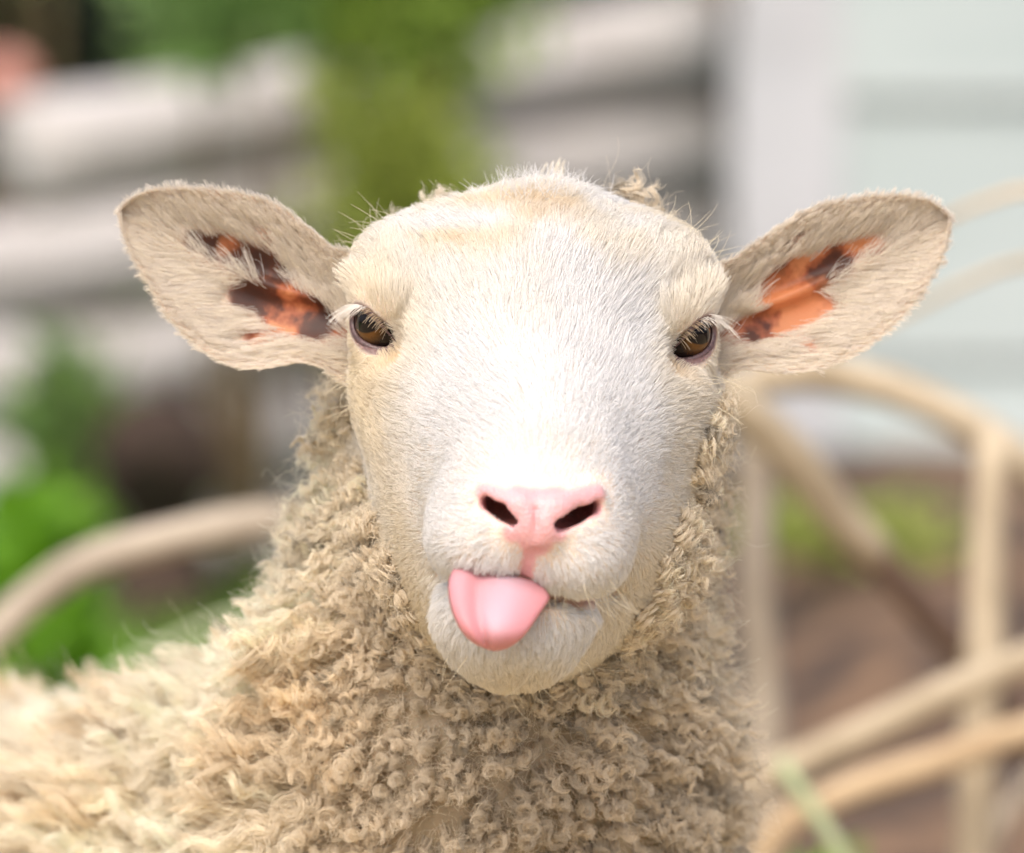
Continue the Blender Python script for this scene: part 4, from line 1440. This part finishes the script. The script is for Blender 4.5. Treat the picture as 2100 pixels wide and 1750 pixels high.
if STAGE != 'mesh':
    wn_ = make_noise(31)
    zone_x, zone_y, zone_d = to_px(BV)
    woolly = (face_margin(BV) < 16) & (BV[:, 2] > 0.17)
    woolly &= ~((np.abs(zone_x - 1085) < 420) & (zone_y < 700) & (zone_d < 0.044))
    seen = (BN @ FW < 0.55) & (zone_x > -260) & (zone_x < 1750) & (zone_y < 1950)
    shoulder_w = sstep(760, 520, zone_x) * sstep(1180, 1330, zone_y)
    P, N = sample(BV, BN, BF, 26000, woolly.astype(float) * np.where(seen, 1.0, 0.02))
    # smooth wool roots: keep spacing
    xg, yg, dg = to_px(P)
    sh = sstep(800, 480, xg) * sstep(1150, 1330, yg)
    near = (xg > -260) & (xg < 1750) & (yg < 1950) & (N @ FW < 0.55)
    keep = near & spread(P, N, 0.0046)
    P, N, xg, yg, dg, sh = (q[keep] for q in (P, N, xg, yg, dg, sh))
    # shoulders need fewer, larger locks
    drop = (rng.random(len(P)) < 0.45 * sh)
    P, N, xg, yg, dg, sh = (q[~drop] for q in (P, N, xg, yg, dg, sh))
    print('locks', len(P))
    # tufts
    tid = rng.choice(len(P), 330, replace=False)
    tc_ = P[tid]
    own = nearest(P, tc_)
    pull = tc_[own] - P
    pull -= N * np.sum(pull * N, 1, keepdims=True)
    D = N * 1.0 + np.array([0, 0, -0.30]) + pull / 0.034 * (1 - 0.5 * sh)[:, None] + rng.normal(0, 0.26, P.shape)
    left = np.array([-0.85, 0.25, 0.25])                                      # the shoulder fleece lies back along the body
    D = nrm(D * (1 - 0.35 * sh)[:, None] + left * (1.05 * sh)[:, None])
    top = sstep(620, 480, yg)
    ln = (0.020 + 0.011 * sh + 0.002 * top) * (1 + 0.28 * wn_(P, 45)) * rng.uniform(0.72, 1.22, len(P))
    edge = np.clip((16 - face_margin(P)) / 90, 0, 1)
    ln *= 0.45 + 0.55 * edge
    hr = (0.0017 + 0.0012 * sh) * rng.uniform(0.6, 1.4, len(P)) * (1 + 0.3 * wn_(P + 7, 60))
    tu = (2.7 - 1.5 * sh) * rng.uniform(0.75, 1.2, len(P))
    rc = (0.0011 + 0.0014 * sh) * rng.uniform(0.8, 1.2, len(P))
    dark_wool, beige, cream2, gold = np.array([0.50, 0.41, 0.29]), np.array([0.80, 0.72, 0.58]), np.array([0.88, 0.81, 0.66]), np.array([0.80, 0.62, 0.37])
    q1, q2 = wn_(P + 5, 26), wn_(P + 2, 80)
    left_w = sstep(860, 560, xg)
    tint = beige * (1 - left_w)[:, None] + cream2 * left_w[:, None]
    dk = np.clip(np.exp(-(((xg - 1180) / 330) ** 2 + ((yg - 1640) / 200) ** 2)) * 0.75 + 0.25 * q1, 0, 1)[:, None]  # wool darkens towards the middle of the lower neck
    tint = tint * (1 - dk) + dark_wool * dk
    gd = np.clip(0.55 * q1 + 0.35 * q2 - 0.05, 0, 0.8)[:, None] * left_w[:, None]
    tint = tint * (1 - gd) + gold * gd
    tint *= rng.uniform(0.85, 1.12, len(P))[:, None]
    tint *= np.where(rng.random(len(P)) < 0.04 * (1 - sh), 0.55, 1.0)[:, None]
    M_ = 34
    fine = sh < 0.5
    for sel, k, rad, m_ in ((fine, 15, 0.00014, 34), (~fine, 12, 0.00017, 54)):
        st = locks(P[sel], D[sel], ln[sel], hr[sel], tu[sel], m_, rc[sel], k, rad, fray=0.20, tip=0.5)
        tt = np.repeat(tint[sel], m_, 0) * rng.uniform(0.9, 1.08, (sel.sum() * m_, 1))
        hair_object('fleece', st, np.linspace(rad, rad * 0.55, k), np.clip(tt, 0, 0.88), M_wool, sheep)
    # loose single fibres that give the fleece its soft edge
    ids = rng.integers(0, len(P), 30000)
    Pf = P[ids] + rng.normal(0, 0.003, (30000, 3))
    Df = nrm(D[ids] + rng.normal(0, 0.35, (30000, 3)))
    st = locks(Pf, Df, ln[ids] * rng.uniform(0.7, 1.35, 30000), rng.uniform(0.0008, 0.004, 30000), rng.uniform(0.4, 2.0, 30000), 1, np.full(30000, 0.0004), 12, 0.0001)
    hair_object('loose_wool', st, np.linspace(0.00008, 0.00004, 12), np.clip(tint[ids] * 1.1, 0, 0.88), M_wool, sheep)
    # the flanks and rump away from the camera: broader locks
    fw_ = (woolly & ~((zone_x > -240) & (zone_x < 1740) & (zone_y < 1930) & (BN @ FW < 0.5))).astype(float)
    P, N = sample(BV, BN, BF, 9000, fw_)
    D = nrm(N + np.array([-0.3, 0.25, -0.35]) + rng.normal(0, 0.15, P.shape))
    n = len(P)
    st = locks(P, D, rng.uniform(0.026, 0.040, n), rng.uniform(0.002, 0.005, n), rng.uniform(1, 1.8, n), 14, np.full(n, 0.004), 8, 0.0005)
    tt = np.repeat(cream2 * (1 - 0.3 * rng.random((n, 1))), 14, 0)
    hair_object('fleece', st, np.linspace(0.0005, 0.0003, 8), tt, M_wool, sheep)
    # whiskers on brows, cheeks, lips and chin
    spots = [(x_, y_) for x_, y_ in ((782, 478), (766, 500), (798, 462), (758, 515), (774, 488), (820, 440), (1410, 480), (1424, 500), (1430, 512), (1400, 465), (1436, 530), (1380, 450))]
    w_ = np.exp(-np.min([((XV - a_) / 18) ** 2 + ((YV - b2) / 18) ** 2 for a_, b2 in spots], 0)) * (DV < 0.06)
    w2 = np.exp(-np.min([((XV - a_) / 30) ** 2 + ((YV - b2) / 26) ** 2 for a_, b2 in ((940, 1350), (1180, 1370), (1080, 1400), (1010, 1180), (1150, 1210), (960, 1170), (1230, 1200))], 0)) * (DV < -0.03) * 0.6
    w3 = np.exp(-np.min([((XV - a_) / 12) ** 2 + ((YV - b2) / 30) ** 2 for a_, b2 in ((733, 760), (738, 800), (1448, 790), (1446, 830))], 0)) * (DV < 0.05)
    P, N = sample(BV, BN, BF, 170, w_ + w2 + w3)
    n = len(P)
    xx, yy, dd = to_px(P)
    out_ = np.stack([np.sign(xx - 1090), np.zeros(n), np.where(yy < 700, 0.9, -0.5)], 1)
    D = nrm(N * 0.8 + out_ * np.where(yy < 1000, 0.7, 0.15)[:, None] + rng.normal(0, 0.3, (n, 3)))
    Q = np.zeros((n, 8, 3))
    Q[:, 0] = P
    ln_ = rng.uniform(0.010, 0.022, n)
    bend = rng.normal(0, 0.10, (n, 3)) + np.array([0, 0, -0.03])
    for i in range(1, 8):
        D = nrm(D + bend)
        Q[:, i] = Q[:, i - 1] + D * (ln_ / 7)[:, None]
    hair_object('whisker', Q, np.linspace(0.00011, 0.00004, 8), np.tile([0.78, 0.70, 0.52], (n, 1)), M_fur, sheep)

    # hair standing up on the poll
    w_ = np.exp(-((XV - 1112) / 85) ** 2) * (YV < 425) * (BN[:, 2] > 0.3) * (DV < 0.06)
    P, N = sample(BV, BN, BF, 420, w_)
    n = len(P)
    D = nrm(N * 0.9 + np.array([0, 0, 0.5]) + rng.normal(0, 0.33, (n, 3)))
    Q = np.zeros((n, 6, 3))
    Q[:, 0] = P
    ln_ = rng.uniform(0.008, 0.016, n)
    bend = rng.normal(0, 0.14, (n, 3))
    for i in range(1, 6):
        D = nrm(D + bend)
        Q[:, i] = Q[:, i - 1] + D * (ln_ / 5)[:, None]
    hair_object('poll_hair', Q, np.linspace(0.00013, 0.00005, 6), np.tile([0.82, 0.81, 0.79], (n, 1)), M_fur, sheep)
